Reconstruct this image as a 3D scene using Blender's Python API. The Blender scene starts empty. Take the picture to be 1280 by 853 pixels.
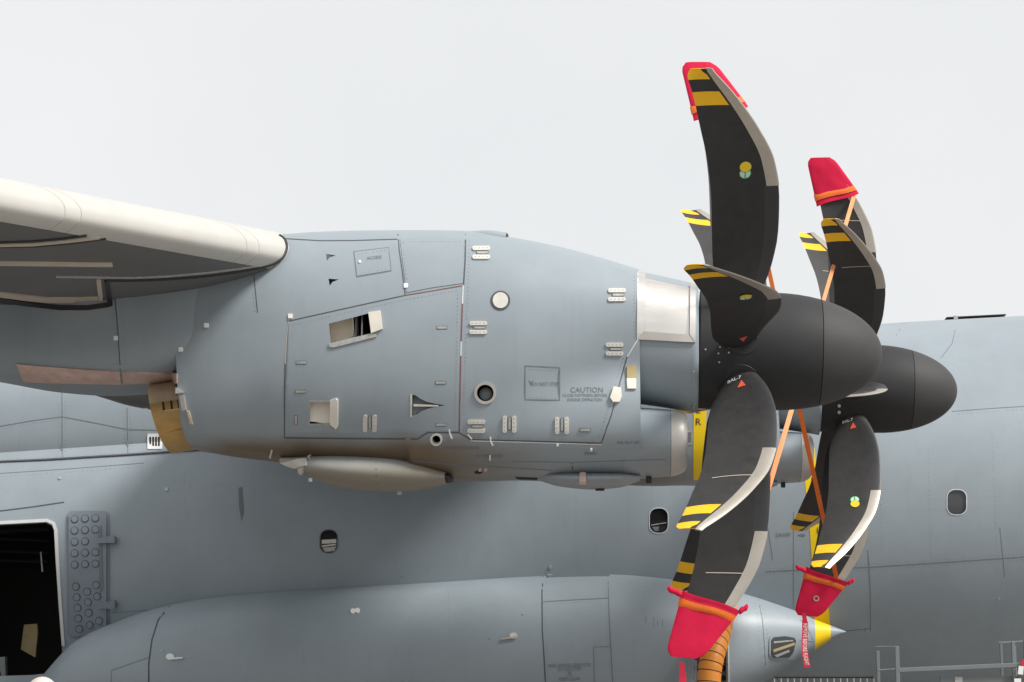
import bpy, bmesh, math, random
from mathutils import Vector, Matrix
from mathutils.bvhtree import BVHTree

random.seed(7)
SC = bpy.context.scene
COL = SC.collection
R = math.radians

# ------------------------------------------------------------------ camera
F = 2560.0                      # focal length in pixels of a 1280 px wide picture
CAM = Vector((0.0, 0.0, 1.7))
YAW = math.atan(175.0 / F)      # turned left of +Y
PITCH = math.atan(428.5 / F)    # looking up
fwd = Vector((-math.sin(YAW) * math.cos(PITCH), math.cos(YAW) * math.cos(PITCH), math.sin(PITCH)))
right = fwd.cross(Vector((0, 0, 1))).normalized()
upv = right.cross(fwd).normalized()
cd = bpy.data.cameras.new("camera")
cd.sensor_width = 36.0
cd.lens = 36.0 * F / 1280.0
cd.clip_start = 0.1
cd.clip_end = 6000.0
cam = bpy.data.objects.new("camera", cd)
COL.objects.link(cam)
m = Matrix((right, upv, -fwd)).transposed().to_4x4()
m.translation = CAM
cam.matrix_world = m
SC.camera = cam

# ------------------------------------------------------------------ sky, sun, exposure
SUN_EL, SUN_AZ = R(46), R(120)          # azimuth clockwise from +Y: off the nose, a little behind the camera
w = bpy.data.worlds.new("World")
SC.world = w
w.use_nodes = True
nt = w.node_tree
nt.nodes.clear()
o_ = nt.nodes.new("ShaderNodeOutputWorld")
bg = nt.nodes.new("ShaderNodeBackground")
sky = nt.nodes.new("ShaderNodeTexSky")
sky.sky_type = 'NISHITA'
sky.sun_disc = False
sky.sun_elevation = SUN_EL
sky.sun_rotation = SUN_AZ
sc_ = nt.nodes.new("ShaderNodeVectorMath"); sc_.operation = 'SCALE'; sc_.inputs['Scale'].default_value = 0.10
tc = nt.nodes.new("ShaderNodeTexCoord")
nz = nt.nodes.new("ShaderNodeTexNoise"); nz.inputs['Scale'].default_value = 3.0; nz.inputs['Detail'].default_value = 4
rp = nt.nodes.new("ShaderNodeValToRGB")
rp.color_ramp.elements[0].position = 0.3; rp.color_ramp.elements[0].color = (0.85, 0.866, 0.873, 1)
rp.color_ramp.elements[1].position = 0.7; rp.color_ramp.elements[1].color = (0.925, 0.93, 0.928, 1)
mx = nt.nodes.new("ShaderNodeMix"); mx.data_type = 'RGBA'; mx.inputs[0].default_value = 0.93
nt.links.new(sky.outputs[0], sc_.inputs[0])
nt.links.new(tc.outputs['Generated'], nz.inputs['Vector'])
nt.links.new(nz.outputs['Fac'], rp.inputs['Fac'])
nt.links.new(sc_.outputs[0], mx.inputs[6])
nt.links.new(rp.outputs['Color'], mx.inputs[7])
nt.links.new(mx.outputs[2], bg.inputs['Color'])
bg.inputs['Strength'].default_value = 1.0
nt.links.new(bg.outputs[0], o_.inputs['Surface'])

sl = bpy.data.lights.new("sun", 'SUN')
sl.energy = 4.3
sl.angle = R(15)
sl.color = (1.0, 0.96, 0.91)
so = bpy.data.objects.new("sun", sl)
COL.objects.link(so)
sdir = Vector((math.sin(SUN_AZ) * math.cos(SUN_EL), math.cos(SUN_AZ) * math.cos(SUN_EL), math.sin(SUN_EL)))
so.rotation_euler = sdir.to_track_quat('Z', 'Y').to_euler()
so.location = sdir * 60
SC.view_settings.view_transform = 'Standard'
SC.view_settings.look = 'None'
SC.view_settings.exposure = 0.0
SC.view_settings.gamma = 1.0

# ------------------------------------------------------------------ helpers: picture measurements to places
def ray(px, py):
    d = right * ((px - 640.0) / F) + upv * ((426.5 - py) / F) + fwd
    return d.normalized()

def P(px, py, Y):
    d = ray(px, py)
    return CAM + d * ((Y - CAM.y) / d.y)

def lerp(a, b, t):
    return a + (b - a) * t

def pchip(xs, ys):
    n = len(xs)
    h = [xs[i + 1] - xs[i] for i in range(n - 1)]
    d = [(ys[i + 1] - ys[i]) / h[i] for i in range(n - 1)]
    mm = [0.0] * n
    mm[0], mm[-1] = d[0], d[-1]
    for i in range(1, n - 1):
        if d[i - 1] * d[i] <= 0:
            mm[i] = 0.0
        else:
            w1, w2 = 2 * h[i] + h[i - 1], h[i] + 2 * h[i - 1]
            mm[i] = (w1 + w2) / (w1 / d[i - 1] + w2 / d[i])
    def f(x):
        if x <= xs[0]: return ys[0] + mm[0] * (x - xs[0])
        if x >= xs[-1]: return ys[-1] + mm[-1] * (x - xs[-1])
        for i in range(n - 1):
            if x <= xs[i + 1]:
                t = (x - xs[i]) / h[i]
                return ((1 + 2 * t) * (1 - t) ** 2 * ys[i] + t * (1 - t) ** 2 * h[i] * mm[i]
                        + t * t * (3 - 2 * t) * ys[i + 1] + t * t * (t - 1) * h[i] * mm[i + 1])
    return f

# ------------------------------------------------------------------ materials
def mat(name, col, rough=0.5, metal=0.0, vary=0.06, scale=3.0, bump=0.0, bscale=60.0, spec=0.5, stretch=(1, 1, 1), streak=0.0):
    mt = bpy.data.materials.new(name)
    mt.use_nodes = True
    t = mt.node_tree
    b = t.nodes["Principled BSDF"]
    b.inputs['Roughness'].default_value = rough
    b.inputs['Metallic'].default_value = metal
    b.inputs['Specular IOR Level'].default_value = spec
    tcn = t.nodes.new("ShaderNodeTexCoord")
    mp = t.nodes.new("ShaderNodeMapping")
    mp.inputs['Scale'].default_value = stretch
    t.links.new(tcn.outputs['Object'], mp.inputs['Vector'])
    n = t.nodes.new("ShaderNodeTexNoise")
    n.inputs['Scale'].default_value = scale
    n.inputs['Detail'].default_value = 7
    n.inputs['Roughness'].default_value = 0.62
    t.links.new(mp.outputs[0], n.inputs['Vector'])
    r = t.nodes.new("ShaderNodeValToRGB")
    c = list(col)[:3]
    r.color_ramp.elements[0].position = 0.25
    r.color_ramp.elements[0].color = [max(0, x * (1 - vary)) for x in c] + [1]
    r.color_ramp.elements[1].position = 0.75
    r.color_ramp.elements[1].color = [min(1, x * (1 + vary)) for x in c] + [1]
    t.links.new(n.outputs['Fac'], r.inputs['Fac'])
    last = r.outputs['Color']
    if streak:
        # vertical dribbles of dirt
        mp2 = t.nodes.new("ShaderNodeMapping"); mp2.inputs['Scale'].default_value = (9, 9, 0.55)
        t.links.new(tcn.outputs['Object'], mp2.inputs['Vector'])
        n2 = t.nodes.new("ShaderNodeTexNoise"); n2.inputs['Scale'].default_value = 1.3; n2.inputs['Detail'].default_value = 5
        t.links.new(mp2.outputs[0], n2.inputs['Vector'])
        r2 = t.nodes.new("ShaderNodeValToRGB")
        r2.color_ramp.elements[0].position = 0.55; r2.color_ramp.elements[0].color = (0, 0, 0, 1)
        r2.color_ramp.elements[1].position = 0.80; r2.color_ramp.elements[1].color = (1, 1, 1, 1)
        t.links.new(n2.outputs['Fac'], r2.inputs['Fac'])
        mu = t.nodes.new("ShaderNodeMath"); mu.operation = 'MULTIPLY'; mu.inputs[1].default_value = streak
        t.links.new(r2.outputs['Color'], mu.inputs[0])
        mxn = t.nodes.new("ShaderNodeMix"); mxn.data_type = 'RGBA'
        t.links.new(mu.outputs[0], mxn.inputs[0])
        t.links.new(last, mxn.inputs[6])
        mxn.inputs[7].default_value = [x * 0.55 for x in c] + [1]
        last = mxn.outputs[2]
    t.links.new(last, b.inputs['Base Color'])
    # roughness breakup
    rr = t.nodes.new("ShaderNodeMapRange")
    rr.inputs['To Min'].default_value = max(0.02, rough - 0.07)
    rr.inputs['To Max'].default_value = min(1, rough + 0.07)
    t.links.new(n.outputs['Fac'], rr.inputs['Value'])
    t.links.new(rr.outputs[0], b.inputs['Roughness'])
    if bump:
        n3 = t.nodes.new("ShaderNodeTexNoise"); n3.inputs['Scale'].default_value = bscale; n3.inputs['Detail'].default_value = 3
        t.links.new(mp.outputs[0], n3.inputs['Vector'])
        bp = t.nodes.new("ShaderNodeBump"); bp.inputs['Strength'].default_value = bump; bp.inputs['Distance'].default_value = 0.01
        t.links.new(n3.outputs['Fac'], bp.inputs['Height'])
        t.links.new(bp.outputs[0], b.inputs['Normal'])
    return mt

def add_stain(mt, axis_z, spread, col, amount):
    """brown oil film along the belly of the engine: a stain with an edge broken by noise"""
    t = mt.node_tree
    b = t.nodes["Principled BSDF"]
    src = b.inputs['Base Color'].links[0].from_socket
    tcn = t.nodes.new("ShaderNodeTexCoord")
    sp = t.nodes.new("ShaderNodeSeparateXYZ")
    t.links.new(tcn.outputs['Object'], sp.inputs[0])
    mp = t.nodes.new("ShaderNodeMapping"); mp.inputs['Scale'].default_value = (0.8, 0.8, 2.5)
    t.links.new(tcn.outputs['Object'], mp.inputs['Vector'])
    n = t.nodes.new("ShaderNodeTexNoise"); n.inputs['Scale'].default_value = 1.6; n.inputs['Detail'].default_value = 6
    t.links.new(mp.outputs[0], n.inputs['Vector'])
    ad = t.nodes.new("ShaderNodeMath"); ad.operation = 'MULTIPLY_ADD'
    ad.inputs[1].default_value = -0.22
    t.links.new(n.outputs['Fac'], ad.inputs[0])
    t.links.new(sp.outputs['Z'], ad.inputs[2])
    mr = t.nodes.new("ShaderNodeMapRange")
    mr.interpolation_type = 'SMOOTHSTEP'
    mr.inputs['From Min'].default_value = axis_z + spread
    mr.inputs['From Max'].default_value = axis_z
    mr.inputs['To Max'].default_value = amount
    t.links.new(ad.outputs[0], mr.inputs['Value'])
    # the film is heaviest behind the exhaust end and thins towards the nose
    mrx = t.nodes.new("ShaderNodeMapRange")
    mrx.inputs['From Min'].default_value = -1.9; mrx.inputs['From Max'].default_value = -0.9
    mrx.inputs['To Min'].default_value = 1.0; mrx.inputs['To Max'].default_value = 0.12
    t.links.new(sp.outputs['X'], mrx.inputs['Value'])
    mu = t.nodes.new("ShaderNodeMath"); mu.operation = 'MULTIPLY'
    t.links.new(mr.outputs[0], mu.inputs[0]); t.links.new(mrx.outputs[0], mu.inputs[1])
    mxn = t.nodes.new("ShaderNodeMix"); mxn.data_type = 'RGBA'
    t.links.new(mu.outputs[0], mxn.inputs[0])
    t.links.new(src, mxn.inputs[6])
    mxn.inputs[7].default_value = list(col) + [1]
    t.links.new(mxn.outputs[2], b.inputs['Base Color'])

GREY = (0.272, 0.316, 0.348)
M = {}
M['paint'] = mat("grey_aircraft_paint", GREY, 0.42, vary=0.07, scale=1.4, streak=0.13)
M['nacelle'] = mat("grey_engine_paint", GREY, 0.42, vary=0.07, scale=1.8, streak=0.10)
add_stain(M['nacelle'], 3.57, 0.18, (0.13, 0.082, 0.035), 0.9)
M['pod'] = mat("stained_fairing_paint", (0.36, 0.37, 0.35), 0.45, vary=0.10, scale=2.0, streak=0.15)
add_stain(M['pod'], 3.37, 0.14, (0.16, 0.11, 0.055), 0.6)
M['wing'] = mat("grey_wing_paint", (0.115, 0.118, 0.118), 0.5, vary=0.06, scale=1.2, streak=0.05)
M['cream'] = mat("cream_leading_edge_paint", (0.50, 0.485, 0.45), 0.42, vary=0.05, scale=2.0)
M['trim'] = mat("cream_trim_line", (0.52, 0.45, 0.37), 0.5, vary=0.05)
M['seam'] = mat("dark_sealant", (0.075, 0.08, 0.086), 0.7, vary=0.15, scale=9)
M['seam_soft'] = mat("faded_sealant", (0.16, 0.185, 0.205), 0.65, vary=0.15, scale=9)
M['seam_red'] = mat("red_sealant", (0.20, 0.085, 0.08), 0.65, vary=0.35, scale=7)
M['seam_pale'] = mat("pale_sealant", (0.62, 0.65, 0.66), 0.6, vary=0.15, scale=9)
M['rubber'] = mat("black_rubber", (0.022, 0.02, 0.022), 0.6, vary=0.15, scale=6)
M['blade'] = mat("black_blade_paint", (0.030, 0.029, 0.029), 0.55, vary=0.26, scale=9, spec=0.45, streak=0.0)
M['boot'] = mat("dark_erosion_boot", (0.038, 0.038, 0.040), 0.42, vary=0.12, scale=6)
M['spinner'] = mat("black_spinner_paint", (0.026, 0.0265, 0.028), 0.66, spec=0.35, vary=0.15, scale=5, bump=0.05, bscale=30)
M['spin_cap'] = mat("charcoal_spinner_cap", (0.047, 0.0465, 0.047), 0.66, spec=0.35, vary=0.10, scale=5, bump=0.05, bscale=30)
M['yellow'] = mat("yellow_warning_paint", (0.90, 0.50, 0.008), 0.45, vary=0.06, scale=5)
M['stripe'] = mat("bright_yellow_stripe", (0.80, 0.55, 0.0), 0.45, vary=0.05, scale=4)
M['edge'] = mat("nickel_edge", (0.52, 0.48, 0.42), 0.36, metal=0.55, vary=0.08, scale=6)
M['steel'] = mat("bare_steel", (0.78, 0.75, 0.71), 0.30, metal=0.85, vary=0.06, scale=3, stretch=(1, 1, 4))
M['steel_dull'] = mat("dull_steel", (0.60, 0.57, 0.53), 0.42, metal=0.7, vary=0.1, scale=4)
M['lip'] = mat("inlet_lip_metal", (0.52, 0.50, 0.47), 0.5, metal=0.35, vary=0.08, scale=4)
M['bronze'] = mat("heat_tinted_exhaust", (0.50, 0.32, 0.12), 0.42, metal=0.45, vary=0.25, scale=4, stretch=(1, 1, 2))
M['bronze_pale'] = mat("pale_exhaust_metal", (0.66, 0.55, 0.41), 0.42, metal=0.45, vary=0.2, scale=5)
M['heat'] = mat("pink_brown_heat_shield", (0.56, 0.41, 0.36), 0.5, metal=0.15, vary=0.22, scale=9, streak=0.25)
M['primer'] = mat("cream_primer", (0.70, 0.66, 0.58), 0.55, vary=0.07, scale=6)
M['pad'] = mat("pale_latch_pad", (0.62, 0.60, 0.55), 0.45, metal=0.1, vary=0.10, scale=12)
M['white'] = mat("white_paint", (0.80, 0.80, 0.78), 0.5, vary=0.03)
M['seal'] = mat("white_door_seal", (0.60, 0.61, 0.60), 0.6, vary=0.06, scale=8)
M['rivet'] = mat("painted_rivet", (0.19, 0.225, 0.25), 0.5, vary=0.2, scale=8)
M['plate'] = mat("small_metal_plate", (0.42, 0.42, 0.40), 0.45, metal=0.3, vary=0.25, scale=25)
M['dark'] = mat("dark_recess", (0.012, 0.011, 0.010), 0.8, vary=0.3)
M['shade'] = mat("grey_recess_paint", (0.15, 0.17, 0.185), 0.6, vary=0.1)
M['ink'] = mat("faded_grey_lettering", (0.145, 0.165, 0.18), 0.6, vary=0.15, scale=20)
M['black_ink'] = mat("black_lettering", (0.02, 0.02, 0.02), 0.5)
M['red'] = mat("red_cover_cloth", (0.62, 0.008, 0.055), 0.72, vary=0.12, scale=4, bump=0.35, bscale=11, spec=0.25)
M['red_tape'] = mat("red_streamer_cloth", (0.58, 0.012, 0.05), 0.6, vary=0.08, scale=6)
M['orange'] = mat("orange_webbing", (0.80, 0.16, 0.012), 0.65, vary=0.07, scale=12, bump=0.2, bscale=140)
M['orange_pale'] = mat("faded_orange_webbing", (0.85, 0.30, 0.12), 0.65, vary=0.07, scale=12, bump=0.2, bscale=140)
M['hose'] = mat("orange_hose_cloth", (0.72, 0.25, 0.025), 0.5, vary=0.1, scale=5, bump=0.2, bscale=25)
M['glass'] = mat("dark_window_glass", (0.012, 0.013, 0.015), 0.08, vary=0.1)
M['glass_grey'] = mat("grey_window_glass", (0.055, 0.058, 0.062), 0.10, vary=0.1)
M['stud_panel'] = mat("blue_grey_panel_paint", (0.20, 0.235, 0.275), 0.45, vary=0.08, scale=3, streak=0.1)
M['tan'] = mat("tan_canvas", (0.42, 0.33, 0.17), 0.8, vary=0.12, scale=8)
M['stand'] = mat("grey_stand_paint", (0.17, 0.185, 0.188), 0.55, vary=0.1, scale=4)
M['green'] = mat("green_sticker_print", (0.02, 0.30, 0.09), 0.4)
M['sticker_pale'] = mat("pale_green_sticker_print", (0.55, 0.78, 0.62), 0.4)
M['sticker_yellow'] = mat("yellow_sticker_print", (0.88, 0.60, 0.03), 0.4)
M['warn'] = mat("red_triangle_print", (0.80, 0.11, 0.06), 0.5)
M['ground'] = mat("concrete_apron", (0.225, 0.212, 0.198), 0.85, vary=0.12, scale=0.6, bump=0.2, bscale=8)
M['tyre'] = mat("tyre_rubber", (0.025, 0.025, 0.025), 0.8, vary=0.2)
M['skin'] = mat("skin", (0.62, 0.40, 0.31), 0.5, vary=0.04)
M['cap'] = mat("pale_cap_cloth", (0.60, 0.53, 0.49), 0.7, vary=0.03)
M['cloth'] = mat("navy_cloth", (0.03, 0.04, 0.08), 0.8, vary=0.1)
M['barrier'] = mat("galvanised_bars", (0.40, 0.40, 0.39), 0.4, metal=0.4, vary=0.1)

# ------------------------------------------------------------------ object helpers
def mesh(name, verts, faces, mats, parent=None, smooth=True, idx=None, loc=None):
    me = bpy.data.meshes.new(name)
    me.from_pydata([tuple(v) for v in verts], [], faces)
    if not isinstance(mats, (list, tuple)): mats = [mats]
    for mm in mats: me.materials.append(mm)
    if idx:
        for p, i in zip(me.polygons, idx): p.material_index = i
    bm = bmesh.new(); bm.from_mesh(me)
    bmesh.ops.recalc_face_normals(bm, faces=bm.faces)
    bm.to_mesh(me); bm.free()
    if smooth:
        for p in me.polygons: p.use_smooth = True
    o = bpy.data.objects.new(name, me)
    COL.objects.link(o)
    if loc is not None: o.location = loc
    if parent is not None: attach(o, parent)
    return o

def world_of(o):
    mw = o.matrix_basis.copy()
    if o.parent is not None:
        return world_of(o.parent) @ o.matrix_parent_inverse @ mw
    return mw

def attach(o, parent, keep=True):
    """child keeps the world place its own transform gives it"""
    o.parent = parent
    if keep: o.matrix_parent_inverse = world_of(parent).inverted()

def autosmooth(o, ang=35):
    me = o.data
    for p in me.polygons: p.use_smooth = True
    me.set_sharp_from_angle(angle=R(ang))

def empty(name, loc):
    o = bpy.data.objects.new(name, None)
    o.location = loc
    o.empty_display_size = 0.3
    COL.objects.link(o)
    return o

def tag(o, label=None, cat=None, group=None, kind=None):
    if label: o["label"] = label
    if cat: o["category"] = cat
    if group: o["group"] = group
    if kind: o["kind"] = kind
    return o

def bvh_of(*objs):
    vs, fs = [], []
    for o in objs:
        k = len(vs)
        mw = world_of(o)
        vs += [mw @ v.co for v in o.data.vertices]
        fs += [[i + k for i in p.vertices] for p in o.data.polygons]
    return BVHTree.FromPolygons(vs, fs)

def loft(rings, cap0=True, cap1=True, closed=True):
    n = len(rings[0])
    vs = [v for r in rings for v in r]
    fs = []
    for i in range(len(rings) - 1):
        for j in range(n if closed else n - 1):
            a, b = i * n + j, i * n + (j + 1) % n
            fs.append((a, b, b + n, a + n))
    if cap0: fs.append(tuple(range(n))[::-1])
    if cap1: fs.append(tuple(range((len(rings) - 1) * n, len(rings) * n)))
    return vs, fs

def ering(c, hw, hh, n=56, e=2.0, ax=Vector((0, 0, 1))):
    """superellipse ring in the plane spanned by Y and ax"""
    out = []
    for k in range(n):
        a = 2 * math.pi * k / n
        ca, sa = math.cos(a), math.sin(a)
        y = hw * math.copysign(abs(ca) ** (2 / e), ca)
        z = hh * math.copysign(abs(sa) ** (2 / e), sa)
        out.append(c + Vector((0, y, 0)) + ax * z)
    return out

def pring(xt, yt, xb, yb, hw, Y, n=56, e=2.0):
    a, b = P(xt, yt, Y), P(xb, yb, Y)
    d = a - b
    return ering((a + b) / 2, hw, d.length / 2, n, e, d.normalized())

def box(name, c, size, mt, parent=None, rot=None, bevel=0.0):
    bm = bmesh.new()
    bmesh.ops.create_cube(bm, size=1.0)
    for v in bm.verts: v.co = Vector((v.co.x * size[0], v.co.y * size[1], v.co.z * size[2]))
    if bevel: bmesh.ops.bevel(bm, geom=bm.edges[:], offset=bevel, segments=2, affect='EDGES', profile=0.5)
    me = bpy.data.meshes.new(name); bm.to_mesh(me); bm.free()
    me.materials.append(mt)
    o = bpy.data.objects.new(name, me); COL.objects.link(o)
    o.location = c
    if rot: o.rotation_euler = rot
    if parent is not None: attach(o, parent)
    return o

def bar(name, a, b, r, mt, parent=None, n=10):
    a, b = Vector(a), Vector(b)
    d = (b - a).normalized()
    u = d.orthogonal().normalized(); v = d.cross(u)
    rings = [[q + (u * math.cos(2 * math.pi * k / n) + v * math.sin(2 * math.pi * k / n)) * r for k in range(n)] for q in (a, b)]
    vs, fs = loft(rings)
    o = mesh(name, vs, fs, mt, parent)
    autosmooth(o, 40)
    return o

# polygons in picture units
def rrect(x0, y0, x1, y1, r, n=5):
    pts = []
    for cx, cy, a0 in ((x1 - r, y0 + r, -90), (x1 - r, y1 - r, 0), (x0 + r, y1 - r, 90), (x0 + r, y0 + r, 180)):
        for k in range(n + 1):
            a = R(a0 + 90.0 * k / n)
            pts.append((cx + r * math.cos(a), cy + r * math.sin(a)))
    return pts

def circ(cx, cy, r, n=28, ry=None):
    ry = ry or r
    return [(cx + r * math.cos(2 * math.pi * k / n), cy + ry * math.sin(2 * math.pi * k / n)) for k in range(n)]

def hit(bv, px, py, fallY=None):
    d = ray(px, py)
    loc, nor, i, dist = bv.ray_cast(CAM, d)
    if loc is None:
        # just off the silhouette: slide to the closest point
        q = P(px, py, fallY or 18.0)
        loc, nor, i, dist = bv.find_nearest(q)
    if nor.dot(d) > 0: nor = -nor
    return loc, nor

def patch(name, poly, bv, top, thick, mt, parent, cell=12.0, fallY=None, smooth=True, edge_bevel=True):
    """a plate that follows the surface: outline in picture units, laid on by the surface itself, real thickness"""
    bm = bmesh.new()
    vs = [bm.verts.new((x, y, 0)) for x, y in poly]
    bm.faces.new(vs)
    xs = [p[0] for p in poly]; ys = [p[1] for p in poly]
    def cuts(lo, hi):
        k = int((hi - lo) / cell)
        return [lo + (hi - lo) * (i + 1) / (k + 1) for i in range(k)]
    for x in cuts(min(xs), max(xs)):
        bmesh.ops.bisect_plane(bm, geom=bm.verts[:] + bm.edges[:] + bm.faces[:], plane_co=(x, 0, 0), plane_no=(1, 0, 0))
    for y in cuts(min(ys), max(ys)):
        bmesh.ops.bisect_plane(bm, geom=bm.verts[:] + bm.edges[:] + bm.faces[:], plane_co=(0, y, 0), plane_no=(0, 1, 0))
    bm.verts.ensure_lookup_table(); bm.verts.index_update()
    N = len(bm.verts)
    topv, botv = [], []
    for v in bm.verts:
        l, n = hit(bv, v.co.x, v.co.y, fallY)
        topv.append(l + n * top); botv.append(l + n * (top - thick))
    fs = [tuple(v.index for v in f.verts) for f in bm.faces]
    rim = [(e.verts[0].index, e.verts[1].index) for e in bm.edges if len(e.link_faces) == 1]
    bm.free()
    faces = list(fs) + [tuple(i + N for i in reversed(f)) for f in fs] + [(a, b, b + N, a + N) for a, b in rim]
    o = mesh(name, topv + botv, faces, mt, parent)
    if smooth: autosmooth(o, 40)
    return o

def ring_patch(name, outer, inner, bv, top, thick, mt, parent, fallY=None):
    n = len(outer)
    V = []
    for pts, t in ((outer, top), (inner, top), (outer, top - thick), (inner, top - thick)):
        for x, y in pts:
            l, nn = hit(bv, x, y, fallY)
            V.append(l + nn * t)
    fs = []
    for k in range(n):
        q = (k + 1) % n
        fs += [(k, q, q + n, k + n), (k + 2 * n, k + 3 * n, q + 3 * n, q + 2 * n), (k, k + 2 * n, q + 2 * n, q), (k + n, q + n, q + 3 * n, k + 3 * n)]
    o = mesh(name, V, fs, mt, parent)
    autosmooth(o, 40)
    return o

def ribbon(name, pts, wpx, bv, off, mt, parent, step=8.0, fallY=None):
    """a line of sealant or paint along the surface"""
    q = [Vector((pts[0][0], pts[0][1]))]
    for a, b in zip(pts[:-1], pts[1:]):
        a, b = Vector(a), Vector(b)
        k = max(1, int((b - a).length / step))
        for i in range(k): q.append(a.lerp(b, (i + 1) / k))
    V = []
    n = len(q)
    for i in range(n):
        t = (q[min(i + 1, n - 1)] - q[max(i - 1, 0)]).normalized()
        s = Vector((-t.y, t.x)) * (wpx * .88 / 2)
        for sg, o_ in ((1, off), (-1, off), (1, -0.004), (-1, -0.004)):
            l, nn = hit(bv, q[i].x + s.x * sg, q[i].y + s.y * sg, fallY)
            V.append(l + nn * o_)
    fs = []
    for i in range(n - 1):
        a, b = 4 * i, 4 * i + 4
        fs += [(a, a + 1, b + 1, b), (a, b, b + 2, a + 2), (a + 1, a + 3, b + 3, b + 1), (a + 2, b + 2, b + 3, a + 3)]
    fs += [(0, 2, 3, 1), (4 * n - 4, 4 * n - 3, 4 * n - 1, 4 * n - 2)]
    o = mesh(name, V, fs, mt, parent, smooth=False)
    return o

def smooth_line(pts, k=5):
    out = []
    n = len(pts)
    for i in range(n - 1):
        p0, p1, p2, p3 = [Vector(pts[max(0, min(n - 1, j))]) for j in (i - 1, i, i + 1, i + 2)]
        for q in range(k):
            u = q / k
            v = .5 * ((2 * p1) + (p2 - p0) * u + (2 * p0 - 5 * p1 + 4 * p2 - p3) * u * u + (3 * p1 - p0 - 3 * p2 + p3) * u ** 3)
            out.append((v.x, v.y))
    out.append(tuple(pts[-1]))
    return out

def tube(name, pts, r, mt, parent=None, n=10):
    rings = []
    for i, c in enumerate(pts):
        d = (pts[min(i + 1, len(pts) - 1)] - pts[max(i - 1, 0)]).normalized()
        u = d.cross(Vector((0.1, 1, 0.05))).normalized(); v = d.cross(u).normalized()
        rings.append([c + (u * math.cos(2 * math.pi * k / n) + v * math.sin(2 * math.pi * k / n)) * r for k in range(n)])
    vs, fs = loft(rings)
    o = mesh(name, vs, fs, mt, parent)
    autosmooth(o, 50)
    return o

def rivets(rows, bv, mt, parent, gap=5.0, r=.55, off=.003, fallY=None):
    """rows of small fastener heads, too small to pick apart: one joined part"""
    V, fs = [], []
    for pts in rows:
        for a, b in zip(pts[:-1], pts[1:]):
            a, b = Vector(a), Vector(b)
            k = max(1, int((b - a).length / gap))
            for i in range(k):
                p = a.lerp(b, (i + .5) / k)
                if random.random() < .06: continue
                rr = r * random.uniform(.75, 1.15)
                l0, n0 = hit(bv, p.x, p.y, fallY)
                t = n0.orthogonal().normalized(); w2 = n0.cross(t)
                s = rr * (l0 - CAM).length / F
                q = len(V)
                V += [l0 + n0 * off + (t * math.cos(j * math.pi / 3) + w2 * math.sin(j * math.pi / 3)) * s for j in range(6)]
                V += [l0 + n0 * (-.003) + (t * math.cos(j * math.pi / 3) + w2 * math.sin(j * math.pi / 3)) * s * 1.15 for j in range(6)]
                fs += [tuple(range(q, q + 6))] + [(q + j, q + 6 + j, q + 6 + (j + 1) % 6, q + (j + 1) % 6) for j in range(6)]
    o = mesh("rivet_rows", V, fs, mt, parent, smooth=False)
    o["kind"] = "stuff"
    return o

def text2d(s, bold=False):
    cu = bpy.data.curves.new("lettering", 'FONT')
    cu.body = s
    cu.align_x = 'CENTER'; cu.align_y = 'CENTER'
    cu.resolution_u = 2
    ob = bpy.data.objects.new("lettering", cu)
    COL.objects.link(ob)
    dg = bpy.context.evaluated_depsgraph_get()
    dg.update()
    me = bpy.data.meshes.new_from_object(ob.evaluated_get(dg))
    vs = [(v.co.x, v.co.y) for v in me.vertices]
    fs = [tuple(p.vertices) for p in me.polygons]
    bpy.data.objects.remove(ob); bpy.data.curves.remove(cu); bpy.data.meshes.remove(me)
    return vs, fs

def text_on(name, s, cx, cy, hpx, bv, mt, parent, off=0.006, wscale=1.0, slope=0.0, fallY=None):
    vs, fs = text2d(s)
    V = []
    for x, y in vs:
        X = x * hpx * wscale * 1.4; Yp = -y * hpx * 1.4
        l, n = hit(bv, cx + X, cy + Yp + slope * X, fallY)
        V.append(l + n * off)
    me = bpy.data.meshes.new(name); me.from_pydata([tuple(v) for v in V], [], fs); me.materials.append(mt)
    o = bpy.data.objects.new(name, me); COL.objects.link(o)
    if parent is not None: attach(o, parent)
    return o

def cutter(poly, near, depth, mt):
    """prism along the view lines used to open a recess in a body"""
    n = len(poly)
    a, b = [], []
    cx = sum(p[0] for p in poly) / n; cy = sum(p[1] for p in poly) / n
    d = ray(cx, cy)
    for x, y in poly:
        q = P(x, y, near)
        a.append(q); b.append(q + d * depth)
    fs = [tuple(range(n)), tuple(range(n, 2 * n))[::-1]] + [(k, (k + 1) % n, (k + 1) % n + n, k + n) for k in range(n)]
    return mesh("cutter", a + b, fs, mt, None, smooth=False)

def carve(o, cutters):
    for c in cutters:
        md = o.modifiers.new("b", 'BOOLEAN'); md.operation = 'DIFFERENCE'; md.solver = 'EXACT'; md.object = c
        md.material_mode = 'TRANSFER'
    dg = bpy.context.evaluated_depsgraph_get(); dg.update()
    me = bpy.data.meshes.new_from_object(o.evaluated_get(dg))
    old = o.data
    o.modifiers.clear()
    o.data = me
    me.name = old.name
    bpy.data.meshes.remove(old)
    autosmooth(o, 30)

# ------------------------------------------------------------------ setting: the apron
gd = 3000.0
g = mesh("ground", [(-gd, -gd, 0), (gd, -gd, 0), (gd, gd, 0), (-gd, gd, 0)], [(0, 1, 2, 3)], M['ground'], smooth=False)
g["kind"] = "structure"

# ------------------------------------------------------------------ the aircraft
Y1, Y2, YF = 18.0, 24.2, 30.2
H1 = P(925, 438.5, Y1)
H2 = P(1063, 485.5, Y2)
DOFF = H2 - H1
plane = empty("transport_aircraft", (0.0, YF, 0.0))
plane["category"] = "aircraft"
plane["label"] = "large grey turboprop transport aircraft with black scimitar propellers parked on the apron"

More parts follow.
